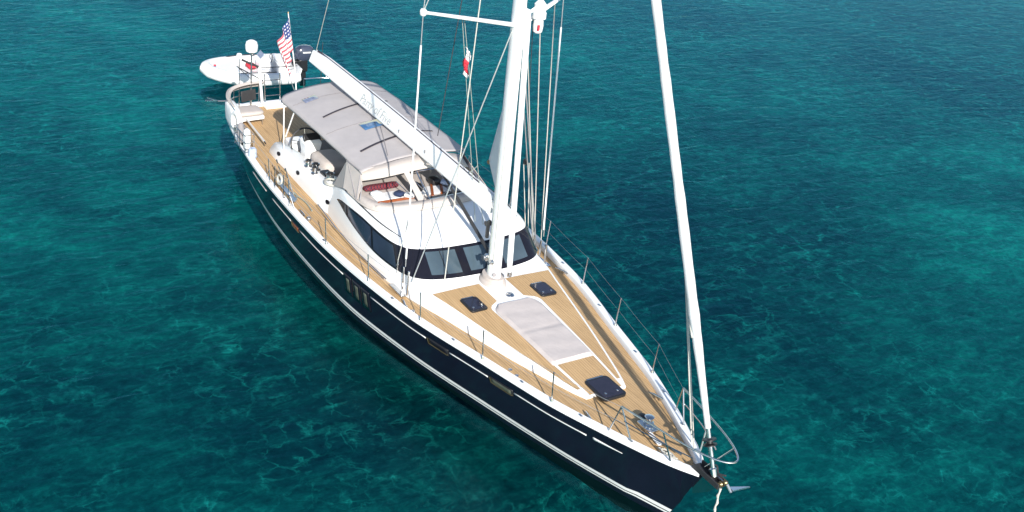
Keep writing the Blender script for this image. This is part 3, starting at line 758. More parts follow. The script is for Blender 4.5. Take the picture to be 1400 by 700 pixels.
puff((9.1, -.82, 2.67), (.22, .22, .11), 'navycloth', 'beach_bag', 'small navy cloth bag between white towels under the sprayhood, left of its post', 'bag', (0, 0, .5))
puff((9.25, -.62, 2.67), (.26, .20, .09), 'whitecloth', 'folded_towel', 'crumpled white towel against the foot of the sprayhood post', 'towel', (0, 0, 1.0))
puff((8.75, .35, 2.70), (.30, .26, .18), 'black', 'camera_bag', 'round black bag on the shelf behind the port sprayhood window', 'bag')
puff((8.95, .62, 2.70), (.34, .22, .10), 'bluecloth', 'folded_shirt', 'pale blue folded cloth beside the navy towel behind the port sprayhood window', 'cloth', (0, 0, .8))
puff((8.9, .92, 2.70), (.45, .28, .16), 'navycloth', 'beach_towel', 'rumpled navy towel at the port end of the sprayhood shelf', 'towel', (0, 0, .2))
puff((9.28, .55, 2.67), (.20, .16, .06), 'whitecloth', 'paper_stack', 'small white stack of papers at the port sprayhood window sill', 'papers', (0, 0, -.3))
puff((8.95, -.25, 2.70), (.28, .22, .20), 'black', 'binocular_case', 'black case tucked just right of the sprayhood post', 'case', (0, 0, .4))

# ------------------------------------------------------------------ mast, boom, spreaders
MT = 26.0; RK = .022
def mx_(z): return 12.40 - (z - 1.7) * RK
mb = MB(); rows = []
for z in [1.75, 3, 5, 8, 12, 16, 20, 24, MT]:
    sc_ = interp(z, [1.7, 5, 9, 18, 26], [1.02, .96, .90, .84, .5])
    ring = []
    for a in frange(0, 2 * math.pi, 29)[:-1]:
        ca, sa = math.cos(a), math.sin(a)
        ring.append((mx_(z) + .20 * sc_ * ca * (1.0 if ca > 0 else 1.05), .130 * sc_ * math.copysign(abs(sa) ** .8, sa), z))
    rows.append(ring)
i2 = mb.grid(rows, True); mb.face(i2[-1]); mast = mb.build('mast', 'spar', yacht)
mb = MB(); mb.tube([(mx_(z) - .05, -.135 + .006 * (z - 2), z) for z in (2.0, 5, 7.5)], .010, 6); mb.build('halyard', 'ropeg', mast)
mb = MB(); mb.tube([(mx_(z) + .12, -.125 + .006 * (z - 2), z) for z in (2.1, 5, 7.5)], .009, 6); mb.build('halyard', 'rope', mast)
mb = MB(); mb.tube([(mx_(z) - .235, 0, z) for z in (3.2, 6, 10, 18)], .018, 6); mb.build('mainsail_slot', 'seam', mast)
for z in (4.2, 4.75, 5.3):
    mb = MB(); mb.box((mx_(z) - .02, -.128 + .006 * (z - 2), z), (.035, .02, .16)); mb.build('rope_exit', 'seam', mast, bevel=.004)
mb = MB(); mb.box((mx_(2.45) - .1, -.17, 2.35), (.10, .10, .16)); mb.build('mast_winch_pad', 'steel', mast, bevel=.02)
for (z, dx, dy, rr) in ((2.35, -.12, -.22, .085), (2.32, .10, -.20, .06), (3.15, -.25, -.14, .07)):
    rot = Matrix.Rotation(R(90), 3, 'X')
    MB().lathe((mx_(z) + dx, dy + .08, z), [(rr, 0), (rr, .03), (rr * .7, .05), (rr * .7, .10), (rr * .9, .13)], 14, rot=rot).build('mast_winch', 'steel' if z < 3 else 'black', mast)
mb = MB(); mb.box((mx_(3.1) - .14, -.19, 3.05), (.07, .07, .42)); mb.build('rope_stopper', 'black', mast, bevel=.01)
mb = MB(); mb.lathe((mx_(2.05) + .17, -.10, 2.02), [(.05, 0), (.05, .02), (.02, .03)], 12, rot=Matrix.Rotation(R(75), 3, 'Y')); mb.build('mast_socket', 'seam', mast)
for side in (-1, 1):
    tip = (11.62, -1.92, 8.04) if side < 0 else (11.6, 1.58, 8.2)
    mb = MB(); rows = []
    for t, wx_, hh in ((0, .10, .045), (.5, .085, .04), (.93, .06, .032), (1, .055, .05)):
        c_ = Vector((mx_(7.85) - .02, side * .12, 7.85)).lerp(Vector(tip), t)
        rows.append([(c_.x + wx_ * math.cos(a), c_.y, c_.z + hh * math.sin(a)) for a in frange(0, 6.2832, 13)[:-1]])
    i2 = mb.grid(rows, True); mb.face(i2[0]); mb.face(i2[-1]); spd = mb.build('spreader', 'spar', mast)
    MB().lathe((tip[0], tip[1], tip[2] - .07), [(.05, 0), (.07, .03), (.07, .11), (.05, .14)], 12).build('spreader_tip', 'spar', spd)
    for z, l in ((13.5, 1.6), (19, 1.2)):
        mb = MB(); mb.tube([(mx_(z), side * .1, z), (mx_(z) - .45, side * l, z + .12)], [.06, .04], 10); mb.build('spreader', 'spar', mast)
    cp = (11.52, -1.86, 1.62) if side < 0 else (11.35, 2.08, 1.60)
    def line(a, b_, r, name, mat='wire', parent=yacht, n=6):
        mb = MB(); mb.tube([a, b_], r, n); return mb.build(name, mat, parent)
    line(tip, (cp[0], cp[1], 2.05), .011, 'cap_shroud')
    a, b_ = Vector(tip), Vector(cp); line(a.lerp(b_, .11), a.lerp(b_, .90), .020, 'shroud_cover', 'spar')
    line((mx_(7.75), side * .12, 7.75), (11.75, -1.80, 1.75) if side < 0 else (11.15, 2.05, 1.62), .014, 'lower_shroud')
    if side > 0: line((mx_(7.7) - .1, side * .12, 7.6), (11.20, side * 1.93, 1.62), .012, 'lower_shroud')
    line(tip, (mx_(13.5) - .45, side * 1.6, 13.6), .012, 'cap_shroud')
    line(tip, (mx_(13.4), side * .1, 13.4), .011, 'diagonal_shroud')
    for dx in (-.3, 0, .24):
        p = Vector((11.52 + dx, side * 1.90, 1.55)); 
        MB().tube([p + Vector((0, 0, -.12)), p + Vector((0, 0, .50))], .024, 8).build('turnbuckle', 'steel', yacht)
    MB().box((11.5, side * 2.02, 1.44), (.62, .12, .05)).build('chainplate', 'steel', yacht, bevel=.01)
# lower ends seen by the port shrouds: runner tackles
line = lambda a, b_, r, name, mat='wire', parent=yacht, n=6: (MB().tube([a, b_], r, n)).build(name, mat, parent)
line((12.0, -1.08, 1.72), (mx_(25.5), -.05, 25.5), .013, 'inner_forestay_tail', 'rope')
line((2.0, .02, 3.98), (mx_(MT) - .15, 0, MT), .010, 'topping_lift', 'ropeg')
line((9.3, .02, 4.18), (mx_(19) - .2, 0, 19), .010, 'lazy_line', 'roped')
# pole stowed on the mast front
mb = MB(); mb.tube([(12.87, .10, 2.22), (12.84, .10, 2.5), (12.45, .12, 8.0), (12.44, .12, 8.15)], [.05, .068, .064, .045], 14); pole = mb.build('spinnaker_pole', 'spar', yacht)
MB().lathe((12.88, .10, 2.10), [(.05, 0), (.06, .05), (.05, .12)], 12).build('pole_end', 'steel', pole)
mb = MB(); mb.box((12.34, .12, 8.16), (.26, .12, .10)); mb.build('pole_car', 'spar', mast, bevel=.03)
# deck light and radar reflector on their bracket
mb = MB(); mb.tube([(12.4, .14, 8.12), (12.40, .30, 8.22), (12.35, .46, 8.28)], .035, 8); lt = mb.build('light_bracket', 'spar', mast)
MB().lathe((12.32, .48, 8.02), [(.07, -.36), (.10, -.33), (.115, -.2), (.10, -.06), (.15, -.04), (.15, .08), (.10, .14), (.13, .2), (.13, .26), (.06, .34)], 18).build('deck_light', 'spar', lt)
MB().box((12.43, .42, 7.80), (.03, .05, .12)).build('light_lens', 'red', lt)
# boom
mb = MB(); rows = []
for t in frange(0, 1, 12):
    x = 12.05 - 10.15 * t; zb = 3.36 + .26 * t; h = .42 + .06 * math.sin(math.pi * t) ; wd = .15
    if t > .96: h *= .85
    rows.append([(x, -.12, zb), (x, -.155, zb + h * .12), (x, -.05, zb + h * .93), (x, -.03, zb + h), (x, .01, zb + h), (x, .02, zb + h - .05), (x, .06, zb + h - .05), (x, .07, zb + h), (x, .10, zb + h), (x, .15, zb + h * .5), (x, .12, zb)])
i2 = mb.grid(rows, True); mb.face(i2[0]); mb.face(i2[-1]); boom = mb.build('boom', 'spar', yacht, auto=30)
mb = MB(); mb.tube([(x, .04, 3.36 + .26 * (12.05 - x) / 10.15 + .42 + .06 * math.sin(math.pi * (12.05 - x) / 10.15) - .03) for x in frange(2.1, 11.3, 14)], .03, 6); mb.build('boom_slot', 'zip', boom)
mb = MB(); mb.box((12.13, 0, 3.6), (.16, .12, .2)); mb.build('gooseneck', 'steel', boom, bevel=.02)
for x in (3.0, 7.6, 9.0):
    mb = MB(); mb.box((x, -.13, 3.66), (.03, .02, .08)); mb.build('boom_fitting', 'seam', boom)
cu_ = bpy.data.curves.new('t', 'FONT'); cu_.body = 'Party of Five'; cu_.size = .35; cu_.shear = .3; cu_.extrude = .003
to = bpy.data.objects.new('t', cu_); col.objects.link(to); bpy.context.view_layer.update()
me = bpy.data.meshes.new_from_object(to); bpy.data.objects.remove(to); me.name = 'boom_lettering'; me.materials.clear(); me.materials.append(M['lettering'])
lt_ = bpy.data.objects.new('boom_lettering', me); col.objects.link(lt_); lt_.parent = boom; lt_.rotation_euler = (R(90 - 16.5), R(1.4), 0); lt_.location = (5.3, -.147, 3.66)
# vang
mb = MB(); mb.tube([(9.55, 0, 3.42), (10.6, 0, 3.00)], .032, 10); mb.tube([(10.5, 0, 3.04), (12.12, 0, 2.36)], .045, 10); mb.build('boom_vang', 'rubber', yacht)
mb = MB(); mb.tube([(9.3, .05, 3.42), (8.8, .12, 3.34), (8.3, .5, 2.7)], .012, 6); mb.build('mainsheet', 'rope', yacht)
mb = MB(); mb.tube([(9.4, -.05, 3.44), (9.1, -.1, 3.38)], .03, 6); mb.build('mainsheet_block', 'steel', yacht)
# clew of the furled mainsail behind the mast
mb = MB(); rows = []
for t in frange(0, 1, 12):
    z = 6.2 + (4.3 - 6.2) * t; xb = mx_(z) - .19; xc = xb - .92 * t
    rows.append([(xb + (xc - xb) * q, .30 * q * t + .03 * math.sin(q * 3) * t, z + (0 if t < 1 else 0) - .0 * q) for q in frange(0, 1, 6)])
for t in frange(.1, 1, 6):
    zb = 4.3 + (3.92 - 4.3) * t; xb = mx_(4) - .19; xc = xb - .92 + .90 * t
    rows.append([(xb + (xc - xb) * q, .30 * q * (1 - t) + .03 * math.sin(q * 3) * (1 - t), zb) for q in frange(0, 1, 6)])
mb.grid(rows); ms = mb.build('mainsail_clew', 'sail', yacht, solid=.012)
MB().lathe((mx_(4.25) - 1.08, .30, 4.26), [(.05, -.03), (.05, .03)], 10, rot=Matrix.Rotation(R(90), 3, 'X')).build('clew_ring', 'gold', ms)
line((11.25, .0, 4.2), (10.9, .0, 3.86), .012, 'outhaul', 'rope')
# forestay with furled genoa
F0, F1 = Vector((20.22, 0, 1.80)), Vector((12.05, 0, 18.8))
mb = MB(); P = []; Rr = []
for t in frange(.045, .99, 60):
    P.append(F0.lerp(F1, t)); Rr.append((.055 + .045 * min(1, (t - .045) * 9) - .03 * t) * (1 + .05 * math.sin(t * 170) + .04 * math.sin(t * 57)))
mb.tube(P, Rr, 12); gen = mb.build('furled_genoa', 'sail', yacht)
fs = MB().tube([F0 - (F1 - F0) * .004, F0.lerp(F1, .05)], .045, 10).build('furler_tube', 'steel', yacht)
d = (F1 - F0).normalized(); rq = d.to_track_quat('Z', 'Y').to_matrix()
MB().lathe(F0.lerp(F1, .030), [(.05, -.05), (.13, -.04), (.13, -.02), (.06, 0), (.06, .04), (.13, .06), (.13, .08), (.05, .1)], 16, rot=rq).build('furler_drum', 'black', fs)
MB().lathe(F0, [(.07, -.06), (.07, .08), (.05, .1)], 12, rot=rq).build('furler_toggle', 'steel', fs)
mb = MB(); mb.tube([F0.lerp(F1, .135) + Vector((-.02, -.09, 0)), F0.lerp(F1, .15) + Vector((-.12, -.03, 0))], .03, 6); mb.build('sheet_knot', 'rope', gen)
# genoa sheets and a slack line by the forestay
c0 = F0.lerp(F1, .25)
for (x1, y1, z1) in ((19.15, .42, 1.62), (19.35, .30, 1.66)):
    mb = MB(); mb.tube([c0 + Vector((-.10, 0, .35)), (x1, y1, z1)], .014, 6); mb.build('genoa_sheet', 'rope', yacht)

# ------------------------------------------------------------------ rails
def stanchion(x, side, h=.70, brace=0):
    y = side * (hd(x) - .07); z = sz(x) + .05
    s = MB().tube([(x, y, z), (x, y + side * .05, z + h)], .0145, 8).build('stanchion', 'steel', yacht)
    MB().lathe((x, y, z), [(.04, 0), (.035, .02), (.022, .06)], 10).build('stanchion_base', 'steel', s)
    if brace: MB().tube([(x + brace, y - side * .02, z), (x, y + side * .03, z + h * .55)], .011, 6).build('stanchion_brace', 'steel', s)
    return Vector((x, y + side * .05, z + h))
SX = [2.9, 5.1, 6.6, 8.9, 10.95, 12.98, 14.9, 16.83]
for side in (-1, 1):
    tops = []
    for x in SX:
        tops.append(stanchion(x, side, brace={5.1: -.3, 6.6: .3}.get(x, 0)))
    ends = [Vector((1.6, side * (hd(1.6) - .05), 2.2))] + tops + [Vector((18.45, side * (hd(18.4) - .10), 2.26))]
    for dzz, nm in ((-.01, 'upper_lifeline'), (-.34, 'lower_lifeline')):
        mb = MB(); P = []
        for a, b_ in zip(ends, ends[1:]): P += sag(a + Vector((0, 0, dzz)), b_ + Vector((0, 0, dzz)), .015, 4)[:-1]
        P.append(ends[-1] + Vector((0, 0, dzz))); mb.tube(P, (.0045 if side < 0 else .0018), 5); mb.build(nm, 'wire', yacht)
    # pushpit
    yb = hd(.4) - .06
    mb = MB(); P = curve_pts([(1.6, side * (hd(1.6) - .05), 2.2), (.5, side * (hd(.5) - .04), 2.2), (-.35, side * 1.62, 2.2), (-.52, side * .75, 2.2)], 6)
    mb.tube(P, .017, 8); pp = mb.build('pushpit', 'steel', yacht)
    for p in (P[0], P[6], P[12], P[-1]): MB().tube([p, (p[0], p[1], 1.52)], .016, 8).build('pushpit_leg', 'steel', pp)
    mb = MB(); mb.tube([Vector(p) - Vector((0, 0, .33)) for p in P], .013, 8); mb.build('pushpit_mid_rail', 'steel', pp)
# pulpit
mb = MB(); zt = 2.27
PT = curve_pts([(18.30, -.76, zt - .02), (19.0, -.62, zt), (19.9, -.42, zt + .02), (20.45, -.20, zt + .04), (20.62, .06, zt + .04), (20.42, .26, zt + .04), (19.9, .46, zt + .02), (19.0, .66, zt), (18.30, .78, zt - .02)], 6)
mb.tube(PT, .019, 8); pul = mb.build('pulpit', 'steel', yacht)
for (a, b_) in (((18.30, -.76, zt - .02), (18.15, -.84, 1.60)), ((18.30, -.76, zt - .02), (18.62, -.66, 1.62)), ((19.3, -.55, zt), (19.45, -.36, 1.64)), ((18.30, .78, zt - .02), (18.15, .84, 1.60)), ((18.30, .78, zt - .02), (18.62, .66, 1.62)), ((19.3, .6, zt), (19.45, .38, 1.64)), ((20.3, .3, zt + .04), (19.95, .05, 1.72))):
    MB().tube([a, b_], .016, 8).build('pulpit_leg', 'steel', pul)
mb = MB(); mb.tube(curve_pts([(18.42, -.74, 1.98), (19.2, -.55, 2.0), (19.9, -.28, 2.0)], 5), .012, 6); mb.build('pulpit_mid_rail', 'steel', pul)
mb = MB(); mb.tube(curve_pts([(18.42, .75, 1.98), (19.2, .57, 2.0), (19.9, .30, 2.0)], 5), .012, 6); mb.build('pulpit_mid_rail', 'steel', pul)
# cleats
def cleat(x, y, z, ang):
    rot = Matrix.Rotation(ang, 3, 'Z'); mb = MB(); c = Vector((x, y, z))
    mb.tube([c + rot @ Vector(p) for p in ((-.20, 0, .07), (-.1, 0, .085), (.1, 0, .085), (.20, 0, .07))], [.014, .022, .022, .014], 8)
    for s in (-1, 1): mb.tube([c + rot @ Vector((s * .06, 0, 0)), c + rot @ Vector((s * .06, 0, .08))], .02, 8)
    mb.build('mooring_cleat', 'steel', yacht)
for x in (1.9, 3.1, 7.0, 12.15, 17.55):
    for s in (-1, 1): cleat(x, s * (hd(x) - .25), dz(x, 2) + .01, R(-2 if s < 0 else 2) * (1 if x < 10 else 8))
for x in (15.35, 15.6):          # deck fillers
    MB().lathe((x, -1.33, dz(x, 1.3)), [(.045, 0), (.045, .012), (.02, .014)], 12).build('deck_filler', 'steel', yacht)
for x, y in ((12.25, -2.2), (12.5, -2.15), (7.3, -2.42)):
    MB().lathe((x, y, dz(x, y)), [(.07, 0), (.07, .04), (.05, .09), (.02, .10)], 12).build('deck_block', 'steel', yacht)
# windlass and bow gear
wx0 = 18.35
wb = MB().box((wx0, -.02, 1.60), (.42, .26, .07)).build('windlass', 'steel', yacht, bevel=.02)
MB().lathe((wx0 - .05, .02, 1.63), [(.11, 0), (.11, .03), (.07, .06), (.07, .11), (.10, .15), (.06, .17)], 16).build('windlass_drum', 'steel', wb)
MB().lathe((wx0 - .28, .05, 1.60), [(.09, 0), (.09, .05), (.05, .07)], 16).build('windlass_motor', 'rubber', wb)
MB().lathe((wx0 + .12, -.10, 1.63), [(.08, 0), (.08, .02), (.05, .05), (.08, .09), (.03, .1)], 14).build('windlass_gypsy', 'steel', wb)
MB().tube([(wx0 + .1, -.16, 1.60), (wx0 + .45, -.12, 1.60), (19.4, -.06, 1.66)], .02, 6).build('windlass_chain', 'steel', wb)
# foredeck locker tubs
mb = MB(); mb.box((18.72, -.14, 1.585), (.42, .09, .02), Matrix.Rotation(R(-8), 3, 'Z')); mb.build('chain_locker_lid', 'gel', yacht, bevel=.01)
ab = MB(); ab.box((20.12, 0, 1.66), (.72, .22, .035)); ab.box((20.15, -.11, 1.71), (.72, .02, .12)); ab.box((20.15, .11, 1.71), (.72, .02, .12)); abo = ab.build('bow_roller', 'rubber', yacht, bevel=.008)
for yy in (-.055, .055): MB().lathe((20.46, yy - .04, 1.72), [(.06, 0), (.035, .035), (.035, .045), (.06, .08)], 14, rot=Matrix.Rotation(R(-90), 3, 'X')).build('roller', 'gold', abo)
mb = MB(); mb.slab([(19.72, 0, 1.55), (20.42, 0, 1.62), (20.2, 0, 1.35), (19.85, 0, 1.05)], .05); mb.build('stem_fitting', 'steel', abo, smooth=False)
# anchor hanging at the roller, anchor line going down
an = empty('anchor', (20.4, .1, 1.6)); tag(an, 'galvanised anchor stowed under the bow roller, fluke pointing out to port', 'anchor')
MB().tube([(-.35, -.04, .13), (.12, .0, .10), (.22, .02, .0)], .03, 8).build('shank', 'steel', an)
mb = MB(); mb.slab([(.10, .05, .02), (.26, .03, .06), (.34, .36, .10)], .025); mb.slab([(.10, .05, .02), (.04, .08, -.07), (.34, .36, .10)], .025); mb.build('fluke', 'steel', an, smooth=False)
mb = MB(); P = sag((20.50, -.05, 1.66), (20.75, -.35, -2.5), .1, 60)
Q = []
for k, p in enumerate(P): Q.append(p + Vector((.012 * math.sin(k * 1.9), .012 * math.cos(k * 1.9), 0)))
mb.tube(Q, [.016 if k % 2 else .027 for k in range(len(Q))], 8)
tag(mb.build('anchor_chain', 'rope'), 'pale anchor chain hanging from the bow roller straight into the water', 'chain')
# gate clutter amidships
for x in (5.5, 6.1):
    line((x, -2.62, 1.5), (x + .1, -2.66, 2.2), .014, 'gate_post', 'steel')
mb = MB(); mb.slab([(5.2, -2.42, 1.52), (6.5, -2.48, 1.52), (6.5, -2.40, 1.60), (5.2, -2.34, 1.60)], .02); mb.build('toe_step', 'steel', yacht)
# coiled ropes
def coil(c, r, n, name, mat, label, rot=None, rr=.016, group=None):
    mb = MB(); P = []
    for k in range(n * 14):
        a = 2 * math.pi * k / 14; q = 1 + .12 * math.sin(k * .37); p = Vector((r * q * math.cos(a), r * q * .8 * math.sin(a), .012 * (k / 14) + .01 * math.sin(k * 1.1)))
        P.append(Vector(c) + (rot @ p if rot else p))
    mb.tube(P, rr, 6); return tag(mb.build(name, mat), label, 'rope', group)
coil((6.75, -1.55, 2.04), .22, 5, 'rope_coil', 'rope', 'loose white coil of rope lying on the starboard cockpit coaming by the winches', rr=.014)
coil((5.9, -2.62, 1.95), .15, 4, 'rope_coil', 'rope', 'pale rope coil hung on the starboard guard rail at the boarding gate', Matrix.Rotation(R(85), 3, 'X'), .016)
coil((11.02, 2.05, 1.52), .13, 4, 'rope_coil', 'ropeg', 'small rope coil on the port side deck at the foot of the shrouds', None, .014)
# running ropes on the port side
for a, b_ in (((11.85, .83, 8.0), (10.85, 2.2, 1.55)), ((mx_(8.2), .14, 8.4), (10.83, 2.18, 1.55)), ((11.6, 1.36, 8.15), (11.2, 2.15, 1.58))):
    line(a, b_, .012, 'halyard', 'rope')
mb = MB(); mb.lathe((10.95, 1.55, 3.97), [(.03, -.08), (.06, -.04), (.06, .04), (.03, .08)], 10); mb.build('runner_block', 'black', yacht)
line((10.92, 1.52, 3.92), (11.03, 1.82, 1.6), .011, 'runner_tackle', 'rope'); line((11.0, 1.62, 3.95), (11.06, 1.86, 1.6), .011, 'runner_tackle', 'rope')
line((10.95, 1.55, 4.02), (11.9, .62, 7.95), .009, 'runner_stay', 'roped')

# starboard halyards coming down to the shrouds
MB().tube(curve_pts([(11.58, -1.89, 4.0), (11.45, -1.84, 3.2), (11.25, -1.86, 2.4), (11.08, -1.9, 1.6)], 5), .010, 6).build('halyard', 'rope', yacht)
# ------------------------------------------------------------------ courtesy flag on its halyard
line((11.72, -1.0, 7.94), (11.2, .35, 2.6), .008, 'flag_halyard', 'ropeg')
line((11.72, -1.05, 7.94), (11.0, .25, 2.6), .008, 'flag_halyard', 'ropeg')
cf = MB(); rows = []
for t in frange(0, 1, 9):
    rows.append([(11.66 - .02 + .07 * math.sin(q * 7 + t * 3), -.86 + .10 * q + .03 * math.sin(9 * t), 7.25 - .62 * t - .12 * q) for q in frange(0, 1, 6)])
for k in range(len(rows) - 1):
    cf.cur = 0 if (k < 3 or k > 6) else 1
    cf.grid(rows[k:k + 2])
tag(cf.build('courtesy_flag', ['whitecloth', 'red'], solid=.006), 'small limp red and white flag hanging from a halyard beneath the starboard spreader', 'flag')

# ------------------------------------------------------------------ stern
# aft seat on the starboard quarter
q0 = MB(); q0.prism([(.25, -1.98), (1.05, -1.98), (1.0, -1.15), (.35, -1.10)], 1.62, 1.72); st = q0.build('stern_seat', 'gel', yacht, bevel=.02)
for (x, y) in ((.4, -1.2), (.95, -1.2), (.95, -1.9), (.4, -1.9)): MB().tube([(x, y, 1.64), (x, y, 1.42)], .02, 8).build('seat_leg', 'steel', st)
puff((.66, -1.55, 1.80), (.66, .84, .13), 'beige', 'seat_cushion', 'beige cushion on the corner seat at the starboard stern rail', 'cushion')
mb = MB(); P = curve_pts([(1.15, -2.18, 2.12), (.45, -2.08, 2.16), (-.15, -1.76, 2.18), (-.45, -1.2, 2.18), (-.55, -.62, 2.16)], 6)
rows = [[p + Vector((0, 0, -.02)) for p in P], [p + Vector((.10, .03, .06)) for p in P], [p + Vector((.02, 0, .10)) for p in P], [p + Vector((-.08, -.03, .05)) for p in P], [p + Vector((-.06, -.02, -.10)) for p in P]]
mb.grid(rows); mb.build('stern_backrest', 'beige', yacht, solid=.02)
mb = MB(); mb.slab([(-.30, -1.42, 2.06), (-.44, -.90, 2.06), (-.40, -.88, 1.72), (-.26, -1.40, 1.72)], .05); mb.build('backrest_pad', 'rubber', yacht, bevel=.02)
# covered gear on the starboard quarter
puff((.95, -2.12, 1.86), (1.05, .30, .62), 'whitecloth', 'covered_life_raft', 'long white canvas cover bulging over gear at the aft end of the starboard rail', 'cover', (0, 0, R(-8)), puffy=.2)
# horseshoe buoy
mb = MB(); P = [(1.85 + .27 * math.cos(a), 0, .27 * math.sin(a)) for a in frange(R(-55), R(235), 16)]
P = [(p[0], -2.33 + .05 * p[2], 1.98 + p[2]) for p in P]; mb.tube(P, [.05] + [.085] * 14 + [.05], 10)
tag(mb.build('horseshoe_buoy', 'whitecloth'), 'white horseshoe lifebuoy strapped to the starboard rail forward of the canvas cover', 'lifebuoy')
# basket with fenders
bk = empty('fender_basket', (2.75, -2.45, 1.55)); tag(bk, 'steel rail basket holding grey gear, outboard of the starboard side deck aft', 'basket')
for z in (.05, .32, .55):
    MB().tube([(-.42, -.12, z), (.42, -.12, z), (.42, .14, z), (-.42, .14, z)], .011, 6, closed=True).build('basket_hoop', 'steel', bk)
for x in (-.42, 0, .42):
    for y in (-.12, .14): MB().tube([(x, y, 0), (x, y, .56)], .010, 6).build('basket_bar', 'steel', bk)
for k, x in enumerate((-.25, .22)):
    mb = MB(); mb.lathe((2.75 + x, -2.44, 1.62), [(.02, -.02), (.09, .03), (.105, .15), (.105, .42), (.09, .55), (.03, .60)], 14)
    tag(mb.build('fender', 'hyp' if k else 'seam'), ('grey fender standing in the rail basket, the aft one of two', 'white fender standing in the rail basket, the forward one of two')[k], 'fender')
# boat hook lying along the side deck
mb = MB(); mb.tube([(1.1, -1.75, 1.72), (2.85, -1.88, 1.72)], .028, 8); bh = mb.build('boat_hook', 'sail'); tag(bh, 'white boat hook pole lashed along the inside of the starboard side deck', 'boat hook')
mb = MB(); mb.tube([(2.83, -1.88, 1.72), (2.98, -1.89, 1.70)], .02, 8); mb.build('hook_head', 'black', bh)
mb = MB(); mb.tube([(.7, -2.15, 2.2), (.75, -2.5, 2.25), (.55, -2.75, 2.3)], .02, 6); mb.tube([(.6, -2.5, 2.2), (.5, -2.8, 2.2)], .03, 6); mb.build('rail_mount', 'steel', yacht)
# port stern seat, swim gate and davit
q0 = MB(); q0.prism([(.25, 1.98), (1.05, 1.98), (1.0, 1.15), (.35, 1.10)], 1.62, 1.72); q0.build('stern_seat', 'gel', yacht, bevel=.02)
rbox((-.28, -.3, 1.52), (.28, .7, .16), 'gel', 'stern_locker'); rbox((-.28, 1.2, 1.52), (.28, .7, .16), 'gel', 'stern_locker')
for y in (-.55, -.05):
    MB().tube([(-.50, y, 1.5), (-.56, y, 2.45)], .018, 8).build('ladder_rail', 'steel', yacht)
for z in (1.75, 2.0, 2.25): MB().tube([(-.53, -.55, z), (-.53, -.05, z)], .013, 6).build('ladder_rung', 'steel', yacht)
MB().tube([(-.3, -.72, 1.6), (-.48, -.75, 2.75)], .045, 8).build('davit_post', 'spar', yacht)
MB().tube([(-.48, -.75, 2.72), (-.5, -1.3, 3.0)], .035, 8).build('davit_arm', 'rubber', yacht)
MB().tube([(.3, .1, 1.5), (.2, .15, 1.58), (-.2, .3, 1.55)], .02, 6).build('stern_line_guide', 'roped', yacht)
# antenna posts with domes
pst = MB().tube([(-.42, -1.05, 1.5), (-.42, -1.02, 3.22)], .028, 8).build('antenna_post', 'steel', yacht)
MB().lathe((-.42, -1.02, 3.24), [(.09, 0), (.17, .04), (.19, .12), (.19, .24), (.16, .33), (.08, .38), (.01, .39)], 20).build('satellite_dome', 'spar', pst)
MB().box((-.42, -1.02, 3.20), (.3, .10, .05)).build('dome_bracket', 'steel', pst, bevel=.01)
pst = MB().tube([(-.44, -1.42, 1.5), (-.44, -1.40, 3.08)], .016, 8).build('antenna_post', 'steel', yacht)
MB().lathe((-.44, -1.40, 3.05), [(.03, 0), (.085, .05), (.095, .11), (.07, .17), (.01, .19)], 16).build('gps_dome', 'spar', pst)
MB().tube([(-.5, 1.30, 1.5), (-.52, 1.36, 3.35)], .009, 6).build('whip_antenna', 'rubber', yacht)
MB().tube([(-.42, -1.05, 2.4), (-.42, -1.5, 2.85)], .012, 6).build('antenna_stay', 'steel', pst)
MB().tube([(-.42, -1.45, 2.8), (-.42, -.65, 2.3)], .018, 6).build('antenna_stay', 'steel', pst)
# ensign: staff and flag
fl = empty('ensign', (-.58, .52, 2.1)); tag(fl, 'american stars and stripes flag drooping from a white staff on the stern rail', 'flag')
stt = (0, 0, 0); stp = Vector((-.02, -.30, 2.22))
MB().tube([(0, 0, -.3), (.0, -.04, .3), stp], [.02, .02, .014], 8).build('flag_staff', 'spar', fl)
MB().lathe(tuple(stp), [(.012, 0), (.03, .02), (.02, .05), (.005, .06)], 10).build('staff_finial', 'gold', fl)
fb = MB(); NI, NJ = 26, 22; rows = []
for i in range(NI + 1):
    s = i / NI; row = []            # s down the hoist
    hoist = Vector((0, -.04, .5)).lerp(stp - Vector((0, 0, .12)), 1 - s * .62)
    for j in range(NJ + 1):
        q = j / NJ                  # q along the fly: it hangs down and gathers in folds
        p = hoist + Vector((.11 * math.sin(q * 13 + s * 1.5) * q ** .5 + .04, -.52 * q * (1 - .3 * q) * (1 - .45 * s) + .09 * math.sin(q * 14 + 1) * q, -.98 * q ** 1.1 + .16 * s * q))
        row.append(tuple(p))
    rows.append(row)
ids = [[fb.vert(p) for p in row] for row in rows]
for i in range(NI):
    for j in range(NJ):
        canton = i < NI * 7 / 13 and j < NJ * .4
        if canton: fb.cur = 2 if not (i % 3 == 1 and j % 2 == 1) else 1
        else: fb.cur = 0 if (i // 2) % 2 == 0 else 1
        fb.face((ids[i][j], ids[i][j + 1], ids[i + 1][j + 1], ids[i + 1][j]))
fb.build('flag_cloth', ['flagred', 'whitecloth', 'flagblue'], fl, solid=.004)

